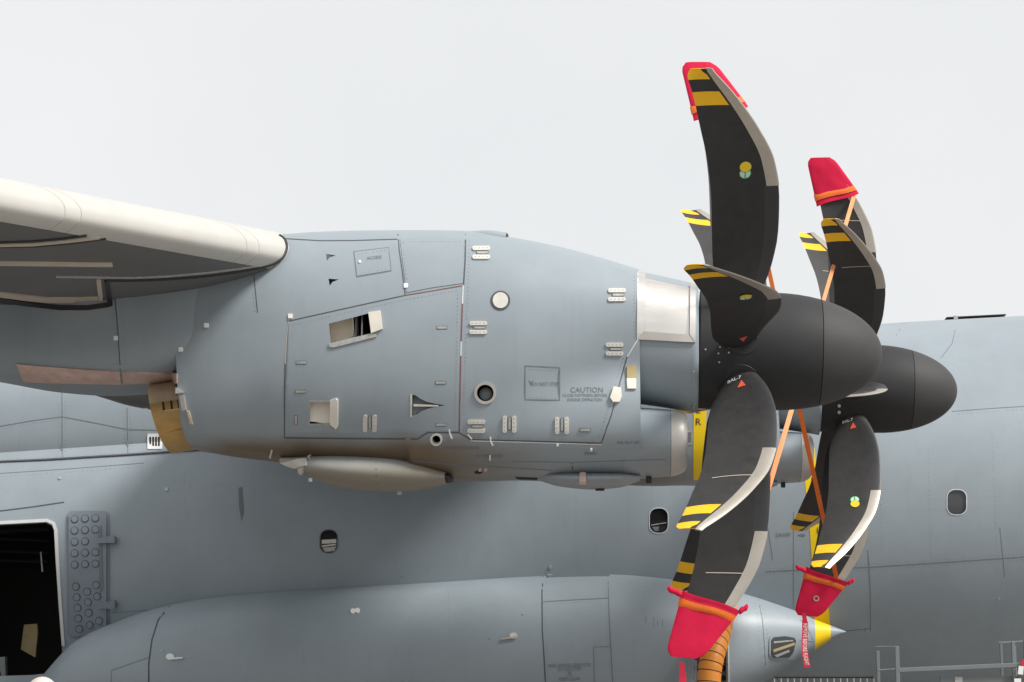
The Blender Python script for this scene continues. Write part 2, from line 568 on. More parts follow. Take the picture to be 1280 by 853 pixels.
# ---- fuselage
AX = Vector((1, 0, 0.0576)).normalized()
FR = 2.82
FC = Vector((P(1190, 600, YF).x, YF, 4.155))
def fus_c(x):
    return FC + AX * ((x - FC.x) / AX.x)
rings = []
NX = Vector((0, 0, 1)) - AX * AX.z
NX.normalize()
for x, k, dz in ((-19, .45, .9), (-16, .70, .55), (-13.5, .88, .25), (-11.5, .98, .05), (-10, 1, 0), (-7, 1, 0), (-4, 1, 0), (-1, 1, 0), (2, 1, 0), (4, 1, 0), (5.6, .995, -.01), (7, .97, -.05), (8.4, .92, -.12), (9.8, .80, -.28), (11, .62, -.5), (11.8, .40, -.68), (12.2, .15, -.78)):
    rings.append(ering(fus_c(x) + Vector((0, 0, dz)), FR * k, FR * k, 128, 2.0, NX))
vs, fs = loft(rings)
fus = mesh("fuselage", vs, fs, M['paint'], plane)
bfus0 = bvh_of(fus)
door_poly = [(-60, 657), (0, 655), (40, 653), (58, 652), (66, 656), (69, 664), (71, 700), (75, 760), (79, 806), (79, 845), (76, 900), (-60, 900)]
wins = [(411, 677, 11, 14.5), (823.5, 651, 11.5, 15.5), (1196, 628, 12, 15.5)]
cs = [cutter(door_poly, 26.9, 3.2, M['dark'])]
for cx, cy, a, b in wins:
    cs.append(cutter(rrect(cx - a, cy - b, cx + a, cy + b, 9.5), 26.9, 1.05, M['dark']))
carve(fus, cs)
for c in cs: bpy.data.objects.remove(c)
FY = 28.0
for i, (cx, cy, a, b) in enumerate(wins):
    pane = patch("window", rrect(cx - a - .5, cy - b - .5, cx + a + .5, cy + b + .5, 10), bfus0, -0.02, 0.012, M['glass'] if i < 2 else M['glass_grey'], plane, cell=8)
    ring_patch("window_frame", rrect(cx - a - .8, cy - b - .8, cx + a + .8, cy + b + .8, 10.4), rrect(cx - a + .2, cy - b + .2, cx + a - .2, cy + b - .2, 9.3), bfus0, 0.006, 0.03, M['stand'] if i == 0 else M['seam_pale'], pane)
    if i == 0:
        patch("blind", [(402, 675), (420, 674), (420, 679), (402, 680)], bfus0, -0.012, 0.006, M['pad'], pane)
        patch("blind", [(402, 682), (420, 680), (420, 681.5), (402, 684)], bfus0, -0.012, 0.006, M['pad'], pane)
        patch("blind", [(403, 685), (420, 683), (418, 689), (406, 690)], bfus0, -0.012, 0.006, M['plate'], pane)
    if i == 1:
        patch("blind", [(814, 656), (833, 653), (833, 654), (814, 657.2)], bfus0, -0.012, 0.006, M['plate'], pane)
        patch("blind", [(815, 659), (824, 658), (823, 664), (819, 664)], bfus0, -0.012, 0.006, M['shade'], pane)
# door surround (white seal) and what is seen inside
seal_out = [(-40, 653), (0, 653), (40, 651), (60, 650), (68, 653.5), (71, 662), (73, 700), (77, 760), (80.5, 806)]
ribbon("door_seal", [(x - 1, y + 1) for x, y in seal_out], 4.4, bfus0, 0.018, M['seal'], fus, step=4)
for z0, z1 in ((672, 676), (688, 691), (700, 702)):
    a, b = P(-30, z0, 29.2), P(60, z1, 29.4)
    bar("cabin_pipe", a, b, 0.03, M['rubber'], fus, 8)
canv = patch("canvas_flap", [(30, 781), (46, 780), (47, 790), (44, 822), (26, 812)], BVHTree.FromPolygons([P(-50, 700, 28.9), P(200, 700, 28.7), P(200, 900, 28.7), P(-50, 900, 28.9)], [(0, 1, 2, 3)]), 0.0, 0.05, M['tan'], fus, cell=6)
bar("cabin_strap", P(51, 690, 28.6), P(53, 715, 28.6), 0.012, M['white'], fus, 6)
patch("door_sill", [(-30, 846), (40, 844), (60, 842), (60, 870), (-30, 870)], BVHTree.FromPolygons([P(-60, 700, 27.9), P(200, 700, 27.9), P(200, 900, 27.9), P(-60, 900, 27.9)], [(0, 1, 2, 3)]), 0.0, 0.3, M['paint'], fus, cell=20)
patch("door_post", [(-3, 822), (6, 821), (7, 848), (2, 848)], BVHTree.FromPolygons([P(-60, 700, 28.1), P(200, 700, 28.1), P(200, 900, 28.1), P(-60, 900, 28.1)], [(0, 1, 2, 3)]), 0.0, 0.1, M['stand'], fus, cell=20)

# studded blast panel beside the door
sp = patch("studded_panel", rrect(87, 641, 134, 794, 6), bfus0, 0.045, 0.06, M['stud_panel'], plane, cell=9)
sp2 = patch("panel_flange", rrect(84, 639, 137, 797, 7), bfus0, 0.015, 0.03, M['stud_panel'], sp, cell=9)
studs = []
for r_, y in enumerate((650, 664, 678, 692, 706)):
    for c_, x in enumerate((94.5, 107.5, 120.5)):
        if not (r_ == 2 and c_ == 2): studs.append((x, y - c_ * 0.6))
for x, ys in ((96, (733, 746, 759, 772, 785)), (109.5, (739, 752, 765, 780)), (121.5, (731, 745, 775))):
    for y in ys: studs.append((x + (y - 733) * 0.08, y))
for x, y in studs:
    s = patch("stud", circ(x, y, 4.0, 14), bfus0, 0.058, 0.03, M['stud_panel'], sp)
    ring_patch("stud_ring", circ(x, y, 4.9, 14), circ(x, y, 4.05, 14), bfus0, 0.050, 0.03, M['seam'], sp)
for y0 in (671, 750):
    patch("hinge_arm", [(124, y0 + 4), (136, y0 + 1), (145, y0), (145, y0 + 8), (134, y0 + 9), (124, y0 + 9)], bfus0, 0.10, 0.11, M['stud_panel'], sp, cell=5)
    patch("hinge_bolt", rrect(138, y0 + 1, 146, y0 + 9, 1), bfus0, 0.125, 0.12, M['stud_panel'], sp, cell=5)
patch("recess_plate", [(124, 660), (128, 658), (130, 735), (126, 742), (125, 690)], bfus0, 0.052, 0.02, M['shade'], sp, cell=6)

# fuselage seams, small marks
for pts, wd, k in (([(0, 639), (40, 634), (80, 628)], 1.8, 'seam'),
                   ([(958, 714.5), (1085, 709), (1180, 703), (1282, 696)], 1.1, 'seam_soft'),
                   ([(1085, 688), (1088, 740), (1088, 789)], 1.0, 'seam_soft'), ([(1055, 789), (1088, 786)], 0.9, 'seam_soft'),
                   ([(1250, 660), (1256, 722)], 0.7, 'seam_soft'), ([(1120, 420), (1130, 404)], 0.7, 'seam_soft'),
                   ([(1194, 413), (1190, 430), (1176, 448)], 1.0, 'seam_soft'), ([(1190, 514.5), (1235, 511), (1282, 508)], 0.9, 'seam_soft'),
                   ([(0, 592), (90, 586), (180, 579)], 0.8, 'seam_soft'), ([(140, 766), (185, 763)], 0.8, 'seam_soft'),
                   ([(992, 640), (992, 760)], 0.6, 'seam_soft'), ([(960, 660), (966, 700)], 0.6, 'seam_soft')):
    ribbon("skin_seam", pts, wd, bfus0, 0.003, M[k], fus, fallY=27.6)
for x, y, s in ((208, 612, 2.5), (75, 598, 2.0), (688, 709, 2.2), (504, 719, 1.4), (1248, 749, 1.4), (1084, 788, 1.6)):
    patch("fastener", circ(x, y, s, 10), bfus0, 0.012, 0.012, M['plate'], fus)
patch("scuff_plate", [(298, 610), (303, 609), (305, 640), (302, 652), (299, 636)], bfus0, 0.003, 0.006, M['shade'], fus)
stripe = patch("warning_stripe", [(1001, 560), (1006, 600), (1012, 660), (1015, 704), (1019, 790), (1038, 790), (1032, 704), (1026, 645), (1022, 600), (1018, 560)], bfus0, 0.004, 0.006, M['stripe'], fus)
for i, ch in enumerate("PROPELLER"):
    text_on("lettering", ch, 1015.5 + i * 1.25, 588.5 + i * 12.5, 7.5, bfus0, M['black_ink'], fus, 0.009, 1.0)
text_on("lettering", "DANGER", 979, 669, 4.6, bfus0, M['ink'], fus, 0.005, 0.72, -0.06)
patch("lettering", [(997, 669), (1005, 667), (1007, 669), (1005, 671)], bfus0, 0.005, 0.004, M['ink'], fus)
hatch_z = 0.06
hp = [fus_c(P(1188, 405, 29.6).x) , fus_c(P(1264, 405, 29.6).x)]
rm = box("roof_hatch", (hp[0] + hp[1]) / 2 + Vector((0, -0.05, FR + 0.025)), ((hp[1] - hp[0]).length, 0.35, 0.02), M['rubber'], plane, (0, -math.atan(0.0576) + R(1.0), 0), 0.01)
box("hatch_hinge", Vector(rm.location) + Vector((-0.3, -0.18, -0.02)), (0.06, 0.03, 0.05), M['plate'], rm)

# ---- wing to body fairing
rings = []
for x, k in ((-14, .55), (-12.5, .9), (-11, 1), (-8, 1), (-5, 1), (-2.5, 1), (-0.8, .93), (0.6, .72), (1.6, .4)):
    c = fus_c(x) + NX * 1.9
    rings.append(ering(c, 2.44 * (0.9 + 0.1 * k), 1.35 * k, 96, 2.6, NX))
vs, fs = loft(rings)
fair = mesh("wing_fairing", vs, fs, M['paint'], plane)
bfair = bvh_of(fair, fus)
ribbon("fairing_seam", [(-20, 578.5), (60, 575), (160, 569), (280, 561), (420, 553), (560, 546)], 1.8, bfair, 0.02, M['seam'], fair, fallY=27.8)
ribbon("skin_seam", [(77.5, 488), (78, 573)], 0.9, bfair, 0.004, M['seam_soft'], fair)
ribbon("skin_seam", [(0, 533), (40, 526), (78, 521), (110, 527), (160, 537), (210, 538)], 0.9, bfair, 0.004, M['seam_soft'], fair)
ribbon("skin_seam", [(159, 510), (160, 568)], 0.9, bfair, 0.004, M['seam_soft'], fair)
vp = patch("vent_plate", rrect(184.5, 542.5, 203, 562, 1), bfair, 0.012, 0.02, M['white'], fair)
for k in range(4):
    patch("vent_slot", rrect(187 + k * 3.6, 546, 189.2 + k * 3.6, 558.5, .8), bfair, 0.015, 0.01, M['dark'], fair)

# ---- sponson (main gear housing)
YS = 27.6
st = [(1057.5, 789.5, 790.5, 0.012), (1041, 783, 798.5, .10), (1018, 774.5, 813, .24), (1000, 766, 824, .36), (975, 757, 840, .52), (940, 745.5, 862, .74), (890, 733, 889, .98),
      (838, 724.5, 910, 1.14), (760, 718.5, 930, 1.28), (680, 720.5, 940, 1.34), (545, 728.5, 945, 1.36), (400, 737, 947, 1.36), (260, 748.5, 944, 1.30), (205, 759, 935, 1.2), (150, 777, 922, 1.0), (100, 800, 905, .72), (70, 828, 890, .42), (50, 850, 872, .12)]
st = st[::-1]
fx = [s[0] for s in st]
ft, fb, fh = pchip(fx, [s[1] for s in st]), pchip(fx, [s[2] for s in st]), pchip(fx, [s[3] for s in st])
xs_ = sorted(set([50 + (1057.5 - 50) * k / 90.0 for k in range(91)] + [1017.5, 1037.5]))
rings, yi = [], []
for x in xs_:
    rings.append(pring(x, ft(x), x, fb(x), fh(x), YS, 72, 2.15))
vs, fs = loft(rings)
ids = []
for i in range(len(rings) - 1):
    xm = (xs_[i] + xs_[i + 1]) / 2
    ids += [1 if 1017.5 < xm < 1037.5 else 0] * 72
ids += [0, 0]
spon = mesh("sponson", vs, fs, [M['paint'], M['stripe']], plane, idx=ids)
bsp0 = bvh_of(spon)
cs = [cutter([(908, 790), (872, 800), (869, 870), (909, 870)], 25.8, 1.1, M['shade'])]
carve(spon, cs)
bpy.data.objects.remove(cs[0])
for pts, wd, k in (([(212, 758), (198, 775), (190, 800), (186, 830), (186, 856)], 2.0, 'seam'),
                   ([(679, 721), (677.5, 740), (678, 790), (680, 820), (682, 856)], 1.6, 'seam'),
                   ([(760, 719), (761, 760), (763, 800), (766, 856)], 1.3, 'seam_soft'),
                   ([(679, 752.5), (720, 750), (760, 748)], 1.1, 'seam_soft'),
                   ([(743, 856), (742, 809), (762, 808.5)], 1.0, 'seam_soft'),
                   ([(948, 750), (953, 775), (955, 800), (957, 830), (957, 845)], 1.0, 'seam_soft'),
                   ([(856, 731), (855, 750)], .8, 'seam_soft'), ([(140, 838), (186, 822)], .9, 'seam_soft'), ([(139, 838), (139, 856)], .8, 'seam_soft'),
                   ([(1000, 775), (1012, 790), (1018, 806)], .6, 'seam_soft'), ([(1000, 801), (1018, 802)], .7, 'seam_soft')):
    ribbon("skin_seam", pts, wd, bsp0, 0.004, M[k], spon, fallY=27.0)
ribbon("door_rail", [(685, 719.5), (720, 717.2), (762, 717)], 1.5, bsp0, 0.03, M['paint'], spon, fallY=27.2)
patch("handle_disc", circ(213, 821.5, 5, 14, 4), bsp0, .02, .02, M['white'], spon); patch("handle_lever", [(213, 823), (229, 822.5), (229, 824), (213, 825.5)], bsp0, .035, .03, M['white'], spon)
patch("handle_disc", circ(642, 795.5, 5, 14, 4), bsp0, .02, .02, M['pad'], spon); patch("handle_lever", [(626, 799), (646, 796), (646, 798), (627, 800.5)], bsp0, .035, .03, M['trim'], spon)
patch("handle_disc", circ(441.5, 765, 3.2, 14, 3), bsp0, .02, .02, M['white'], spon); patch("handle_disc", circ(447, 764.3, 3.2, 14, 3), bsp0, .02, .02, M['white'], spon)
for x, y in ((203, 813), (654, 768), (612, 798), (238, 821), (508, 851)):
    patch("fastener", circ(x, y, 1.3, 8), bsp0, .01, .012, M['plate'], spon)
for x, y, s in ((807, 770, 9), (817, 772, 12), (822, 776, 7), (828, 774, 10)):
    ribbon("scratch", [(x, y), (x + .6, y + s)], .8, bsp0, .003, M['seam_soft'], spon)
text_on("lettering", "MAIN LANDING GEAR DOOR", 712, 832, 4.6, bsp0, M['ink'], spon, .006, .62, -.03)
text_on("lettering", "DO NOT STEP", 712, 836.8, 4.4, bsp0, M['ink'], spon, .006, .75, -.03)
text_on("lettering", "X", 712, 842.5, 6.5, bsp0, M['ink'], spon, .006)
text_on("lettering", "KEEP CLEAR", 712, 849, 4.4, bsp0, M['ink'], spon, .006, .8, -.03)
# landing light
patch("light_frame", rrect(961, 794, 996, 824, 7), bsp0, .012, .02, M['paint'], spon, cell=6)
lens = patch("landing_light", [(966, 797), (980, 795.5), (992, 797.5), (994, 801), (991, 814), (986, 821), (966, 822), (963.5, 818), (963.5, 800)], bsp0, .02, .02, M['glass_grey'], spon, cell=6)
patch("light_rib", [(965, 812), (992, 803), (992, 806), (966, 815)], bsp0, .024, .01, M['tan'], lens, cell=6)
patch("light_rib", [(966, 802), (990, 800), (990, 801.5), (966, 804)], bsp0, .024, .01, M['plate'], lens, cell=6)
patch("light_rib", [(967, 819), (985, 812), (986, 814), (970, 821)], bsp0, .024, .01, M['plate'], lens, cell=6)
ribbon("opening_lip", [(909.5, 788), (910.5, 868)], 1.8, bsp0, .02, M['pad'], spon)
for y in (808, 822, 836, 848):
    for x, rr_ in ((870.5, 3.0), (904, 3.2)):
        patch("lightening_hole", circ(x, y, rr_, 14, rr_ * 1.15), bvh_of(spon), .004, .008, M['dark'], spon)

# wheels under the sponson
def lathe(name, prof, c, mt, parent, axis='Y', n=40):
    rings = []
    for a, r in prof:
        rg = []
        for k in range(n):
            t = 2 * math.pi * k / n
            if axis == 'Y': rg.append(Vector((r * math.cos(t), a, r * math.sin(t))) + Vector(c))
            else: rg.append(Vector((a, r * math.cos(t), r * math.sin(t))) + Vector(c))
        rings.append(rg)
    vs, fs = loft(rings)
    o = mesh(name, vs, fs, mt, parent)
    autosmooth(o, 35)
    return o
for px in (240, 450, 660):
    for yy in (27.0, 28.2, 32.2, 33.4):
        cx = P(px, 800, 27.6).x
        wl = lathe("wheel", [(-.2, .3), (-.2, .52), (-.15, .60), (0, .62), (.15, .60), (.2, .52), (.2, .3)], (cx, yy, .62), M['tyre'], plane)
        lathe("rim", [(-.16, .05), (-.205, .10), (-.15, .31), (.15, .31), (.205, .10), (.16, .05)], (cx, yy, .62), M['stand'], wl)
    bar("gear_leg", (cx, 27.6, .62), (cx, 27.6, 1.4), .11, M['white'], plane)
    bar("gear_axle", (cx, 27.0, .62), (cx, 28.2, .62), .07, M['stand'], plane)
    bar("gear_leg", (cx, 32.8, .62), (cx, 32.2, 2.2), .11, M['white'], plane)
    bar("gear_axle", (cx, 32.2, .62), (cx, 33.4, .62), .07, M['stand'], plane)

# ---- wing
LE_IN = Vector((P(350, 316, 17.3).x, 17.3, P(350, 316, 17.3).z))
LE_OUT = P(0, 251, 13.4)
slope_x = (LE_IN.x - LE_OUT.x) / (LE_IN.y - LE_OUT.y)
slope_z = (LE_IN.z - LE_OUT.z) / (LE_IN.y - LE_OUT.y)
print("wing sweep", math.degrees(math.atan(slope_x)), "anhedral", math.degrees(math.atan(slope_z)))
def le_at(y):
    return Vector((LE_IN.x + slope_x * (y - 17.3), y, LE_IN.z + slope_z * (y - 17.3)))
def chord_at(y): return lerp(5.3, 3.0, (YF - 0 - y) / 21.0 - 0.3) if y < YF else 5.7
INC = R(4.5)
def foil(u, side, T=0.17):
    """u from the nose 0..1, returns thickness offset with a blunt nose"""
    th = 5 * T * (0.2969 * math.sqrt(u) - 0.126 * u - 0.3516 * u * u + 0.2843 * u ** 3 - 0.1036 * u ** 4)
    return th * side
US = [0, .0008, .003, .007, .013, .022, .034, .05, .075, .1, .14, .2, .27, .35, .44, .54, .64, .75, .87, 1.0]
def section(y, us, off=0.0, T=0.17):
    c = chord_at(y); le = le_at(y)
    def pt(u, side):
        z = foil(u, side, T) * (1.0 if side > 0 else 0.72) * c + (off if u > 0 else 0) * side
        x = -u * c + (off if u < 0.004 else 0)
        return le + Vector((x * math.cos(INC) - z * math.sin(INC) * 0, 0, z + x * math.sin(INC)))
    up_ = [pt(u, 1) for u in us[::-1]]
    dn = [pt(u, -1) for u in us[1:]]
    return up_ + dn
ys = [9.3, 10, 11, 12, 13, 14, 15, 16, 17, 18, 19.5, 21, 22.5, 24, 26, 28, YF]
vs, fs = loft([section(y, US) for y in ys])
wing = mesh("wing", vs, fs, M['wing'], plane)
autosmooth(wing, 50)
LU = [0, .0008, .003, .007, .013, .022, .034, .05, .06]
def le_sec(y):
    # wraps the nose: longer on the upper side
    c = chord_at(y)
    uu = [0, .0008, .003, .007, .013, .022, .034, .05, .075, .10]
    ul = [0, .0008, .003, .007, .013, .020, .026]
    a = section(y, uu, 0.004); b = section(y, ul, 0.004)
    outer = a[:len(uu)] + b[len(ul):]
    a = section(y, uu, -0.02); b = section(y, ul, -0.02)
    inner = a[:len(uu)] + b[len(ul):]
    return outer + inner[::-1]
def slat(ya, yb):
    n = max(2, int((yb - ya) / 0.6))
    vs, fs = loft([le_sec(lerp(ya, yb, k / n)) for k in range(n + 1)])
    o = mesh("leading_edge", vs, fs, M['cream'], wing)
    autosmooth(o, 40)
    return o
# joints between leading-edge lengths, found from where they show in the photograph
slat(9.35, 12.0)
slat(12.008, 14.14); slat(14.148, 14.34); slat(14.348, 16.72); slat(16.728, 16.93); slat(16.938, 17.9)
slat(18.3, 23.0); slat(24.2, 28.0)
bw = bvh_of(wing)

# ---- engine nacelles
NN = 72
top_f = pchip([235, 300, 355, 400, 460, 520, 580, 640, 700, 750, 800], [306, 300, 296, 293, 291.3, 290.8, 291.5, 299.5, 311, 324, 339.5])
bot_f = pchip([235, 300, 355, 420, 500, 560, 600, 640, 700, 750, 800], [562, 571, 578, 584.5, 591, 595.5, 594, 585, 560, 535, 508])
hwA_f = pchip([235, 270, 310, 400, 500, 580, 640, 700, 750, 800], [.665, .715, .75, .78, .79, .78, .76, .70, .645, .60])
ct_f = pchip([500, 560, 620, 680, 740, 800], [550, 515, 482, 462, 455, 452])
cb_f = pchip([500, 560, 620, 700, 760, 800, 840], [590, 595.5, 599, 601, 600, 598, 594])
hwC_f = pchip([500, 560, 620, 700, 760, 800], [.44, .55, .63, .665, .66, .63])
def nac_ring(x):
    zt, zb = P(x, top_f(x), Y1), P(x, bot_f(x), Y1)
    lean = 0.0
    if x < 300: lean = (300 - x) / 65.0 * 16.0          # rear edge slants
    cA = (zt + zb) / 2; hhA = (zt.z - zb.z) / 2; hwA = hwA_f(x)
    useC = x > 520
    if useC:
        a, b = P(x, ct_f(x), Y1), P(x, cb_f(x), Y1)
        cC = (a + b) / 2; hhC = (a.z - b.z) / 2; hwC = hwC_f(x)
        zlo = min(zb.z, b.z)
    else: zlo = zb.z
    cz = (zt.z + zlo) / 2
    cxw = cA.x
    K = 0.11
    eA = 2.25 + 1.6 * max(0, min(1, (340 - x) / 100.0)) ** 1.5
    def sd(y, z):
        fa = ((abs(y / hwA) ** eA + abs((z - cA.z) / hhA) ** eA) ** (1 / eA) - 1) * min(hwA, hhA)
        if not useC: return fa
        fc = ((abs(y / hwC) ** 2.3 + abs((z - cC.z) / hhC) ** 2.3) ** (1 / 2.3) - 1) * min(hwC, hhC)
        h = max(K - abs(fa - fc), 0) / K
        return min(fa, fc) - h * h * K * 0.25
    out = []
    for k in range(NN):
        a = 2 * math.pi * k / NN
        dy, dz = math.cos(a), math.sin(a)
        r, hi = 1.6, None
        while r > 0.02 and sd(dy * r, cz + dz * r - 0) > 0: r -= 0.02
        lo_, hi_ = r, r + 0.02
        for _ in range(12):
            md = (lo_ + hi_) / 2
            if sd(dy * md, cz + dz * md) > 0: hi_ = md
            else: lo_ = md
        z = cz + dz * lo_
        fx_ = (zt.z - z) / max(0.1, zt.z - zlo)
        out.append(Vector((cxw + (lean * fx_) / 142.0, Y1 + dy * lo_, z)))
    return out
xsn = [232 + (800 - 232) * k / 84.0 for k in range(85)]
vs, fs = loft([nac_ring(x) for x in xsn])
nac = mesh("nacelle", vs, fs, M['nacelle'], plane)
nac["label"] = "outboard engine nacelle nearest the camera"
nac_full = nac.data.copy()
# gearbox cone behind the propeller
g_t = pchip([770, 797, 830, 872], [333, 340.5, 347.5, 357]); g_b = pchip([770, 797, 830, 872], [498, 504, 509, 516])
vs, fs = loft([pring(x, g_t(x), x, g_b(x), lerp(.60, .545, (x - 770) / 102.), Y1, 72, 2.1) for x in [770 + 102 * k / 16. for k in range(17)]])
gear = mesh("gearbox_cowl", vs, fs, M['nacelle'], plane)
# chin air intake and its bare metal lip
def cring(x, t, b, hw): return pring(x, t, x, b, hw, Y1, 64, 2.3)
rg = [cring(x, lerp(511, 514, (x - 790) / 48.), lerp(598.3, 594.5, (x - 790) / 48.), lerp(.55, .535, (x - 790) / 48.)) for x in (780, 790, 800, 812, 825, 838)]
rg += [cring(837.9, 520, 588, .50), cring(790, 530, 578, .44)]
vs, fs = loft(rg)
chin = mesh("air_intake", vs, fs, M['nacelle'], plane)
autosmooth(chin, 35)
rg = [cring(838.3, 519, 589, .50), cring(838.4, 513.8, 594.8, .537), cring(846, 514.8, 593.4, .53), cring(852, 516.8, 591, .52), cring(856.5, 520, 587.5, .50), cring(858.3, 524, 583.5, .475), cring(857, 527.5, 580, .455), cring(850, 530, 577.5, .44), cring(838.2, 531, 576.5, .435)]
vs, fs = loft(rg, True, False)
lip = mesh("intake_lip", vs, fs, M['lip'], chin)
autosmooth(lip, 40)
vs, fs = loft([cring(838, 530.5, 577, .437), cring(800, 533, 574, .42), cring(792, 535, 572, .41)], False, True)
mesh("intake_duct", vs, fs, M['dark'], chin)
# under-wing tail of the nacelle
a_t = pchip([-120, 0, 100, 200, 260, 320], [352, 340, 330, 322, 318, 318]); a_b = pchip([-120, 0, 60, 120, 170, 200, 235, 260, 320], [452, 474.5, 484.5, 488.5, 486, 481, 474, 470, 440])
a_h = pchip([-120, 0, 100, 200, 236, 270, 320], [.50, .62, .69, .715, .712, .698, .62])
vs, fs = loft([pring(x, a_t(x), x, a_b(x), a_h(x), Y1, 96, 5.0) for x in [-120 + 440 * k / 44. for k in range(45)]])
aft = mesh("nacelle_tail", vs, fs, M['nacelle'], plane)
# gap in the underside where the exhaust turns out: heat shield strip on the near side
ball = bvh_of(nac, gear, chin, aft)
baft = bvh_of(aft, nac)
hs = patch("heat_shield", [(21, 454.5), (80, 459.5), (150, 464), (151.5, 479), (110, 478), (60, 477), (30, 475.5)], baft, .018, .03, M['heat'], aft, cell=8, fallY=17.3)
hs2 = patch("heat_shield", [(152.5, 464), (200, 466), (222, 467.3), (222, 479.5), (200, 477.5), (175, 477.5), (154, 479)], baft, .018, .03, M['heat'], aft, cell=8, fallY=17.3)
for k in range(26):
    x = 32 + k * 7.6
    patch("rivet", circ(x, 456.8 + x * .045 + 2, .75, 6), baft, .022, .01, M['trim'], hs, fallY=17.3)
# exhaust pipe
def ex_ring(t, grow=0.0):
    xt, yt = lerp(250, 193, t), lerp(474, 480, t)
    xb, yb = lerp(276, 214, t), lerp(556, 566.5, t)
    return pring(xt, yt - grow, xb, yb + grow, lerp(.46, .43, t) + grow / 142., Y1, 56, 2.1)
for nm, t0, t1, mt in (("exhaust_pipe", -.15, 1.0, M['bronze']),):
    r_ = [ex_ring(lerp(t0, t1, k / 8.)) for k in range(9)] + [ex_ring(1.0, -2.5), ex_ring(.55, -3.5), ex_ring(.2, -4)]
    vs, fs = loft(r_)
    ids = []
    for i in range(len(r_) - 1):
        for j in range(56):
            z = (r_[i][j].z + r_[min(i + 1, 8)][j].z) / 2
            ids.append(2 if i >= 9 else (1 if z > P(210, 508, Y1).z else 0))
    ids += [2, 2]
    ex = mesh(nm, vs, fs, [M['bronze'], M['bronze_pale'], M['dark']], plane, idx=ids)
    autosmooth(ex, 40)
bex = bvh_of(ex, nac)
bexo = bvh_of(ex)
ribbon("pipe_band", [(206, 514), (226, 511), (233, 510)], 1.5, bexo, .012, M['bronze_pale'], ex, fallY=17.6)
ribbon("pipe_band", [(211, 541), (236, 534), (243, 533)], 1.5, bexo, .010, M['bronze'], ex, fallY=17.6)
for x, y in ((204, 508), (214, 506.5), (223, 505)):
    patch("pipe_slot", [(x - 1, y - 5), (x + 1, y - 5), (x + 2, y + 5), (x, y + 5)], bexo, .012, .016, M['dark'], ex, fallY=17.6)
patch("pipe_bracket", [(219, 493), (223, 484.5), (230, 491)], bex, .05, .05, M['steel'], ex, cell=4, fallY=17.5)
patch("pipe_bracket", [(226, 495), (231, 494), (234, 512), (229, 513)], bex, .03, .03, M['steel_dull'], ex, cell=4, fallY=17.5)
patch("pipe_bracket", [(234, 513), (237, 514), (242, 530), (238, 529)], bex, .02, .03, M['bronze_pale'], ex, cell=4, fallY=17.5)

# panels that stand a few millimetres proud of the nacelle, with gaps round them
bnac0 = bvh_of(nac)
door = patch("cowl_door", [(361, 404), (433, 387.5), (506, 371.5), (576.5, 360), (575, 430), (572.5, 538.5), (535, 538.5), (521.5, 546), (440, 545.8), (357.5, 545), (358, 480)], bnac0, .006, .016, M['nacelle'], nac, cell=11)
upper = patch("cowl_panel", [(500, 299), (540, 298), (580, 299), (578.5, 354.5), (540, 360), (508.5, 366)], bnac0, .006, .016, M['nacelle'], nac, cell=9)
small = patch("access_panel", [(443, 315.5), (485.5, 310.5), (488, 338.5), (446.5, 345.5)], bnac0, .005, .012, M['nacelle'], nac, cell=9)
ribbon("panel_seam", [(442, 314.7), (486, 309.6), (489, 339.2), (445.8, 346.6), (442, 314.7)], 1.0, bnac0, .002, M['seam_soft'], nac)

# recesses
rec = []
CN = 16.9
rec.append(cutter([(411, 404.5), (441, 397), (443, 422), (413, 429.5)], CN, .52, M['primer']))
rec.append(cutter([(441, 397), (461, 391.5), (464, 417), (443, 422)], CN, .85, M['dark']))
rec.append(cutter([(387, 502.5), (413, 502.5), (413, 530), (387, 530)], CN, .52, M['primer']))
rec.append(cutter(circ(606.5, 491.5, 10.5, 28), CN, .62, M['dark']))
rec.append(cutter(circ(545.5, 549.5, 5.2, 20), CN, .75, M['dark']))
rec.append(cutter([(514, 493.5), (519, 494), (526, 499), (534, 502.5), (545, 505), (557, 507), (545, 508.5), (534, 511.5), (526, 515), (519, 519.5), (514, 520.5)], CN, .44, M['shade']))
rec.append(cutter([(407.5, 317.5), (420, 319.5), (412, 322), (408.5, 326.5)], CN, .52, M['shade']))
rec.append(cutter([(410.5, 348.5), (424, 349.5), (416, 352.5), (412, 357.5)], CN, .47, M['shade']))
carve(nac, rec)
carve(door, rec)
for c in rec: bpy.data.objects.remove(c)

# cooling exit: flap, lip and ribs
patch("exit_flap", [(461, 391.5), (476, 389.5), (478.5, 412), (464.5, 417.5)], bnac0, .035, .05, M['primer'], nac, cell=6)
patch("exit_lip", [(411.5, 430), (464, 417.5), (471, 418), (471, 421.5), (417, 435), (412, 434)], bnac0, .02, .03, M['plate'], nac, cell=6)
for x in (441.5, 445.5, 453):
    a, b = P(x, 396, 17.45), P(x + 2, 422, 17.45)
    box("exit_rib", (a + b) / 2, (.012, .16, (a - b).length), M['primer'] if x < 450 else M['steel_dull'], nac)
patch("drain_flap", [(413.2, 500), (420.5, 497.5), (423, 500), (423, 532), (420.5, 535), (413.2, 529)], bnac0, .03, .045, M['primer'], nac, cell=6)
ring_patch("recess_frame", [(385.5, 501), (414, 501), (414, 531.5), (385.5, 531.5)], [(387, 502.5), (413, 502.5), (413, 530), (387, 530)], bnac0, .010, .03, M['plate'], nac)
patch("scoop_bar", [(517, 505.5), (548, 506.6), (548, 508.2), (517, 508.2)], bnac0, .008, .02, M['pad'], nac, cell=5)
patch("scoop_lip", [(513, 493), (515, 493), (515, 521), (513, 521)], bnac0, .010, .02, M['pad'], nac, cell=5)
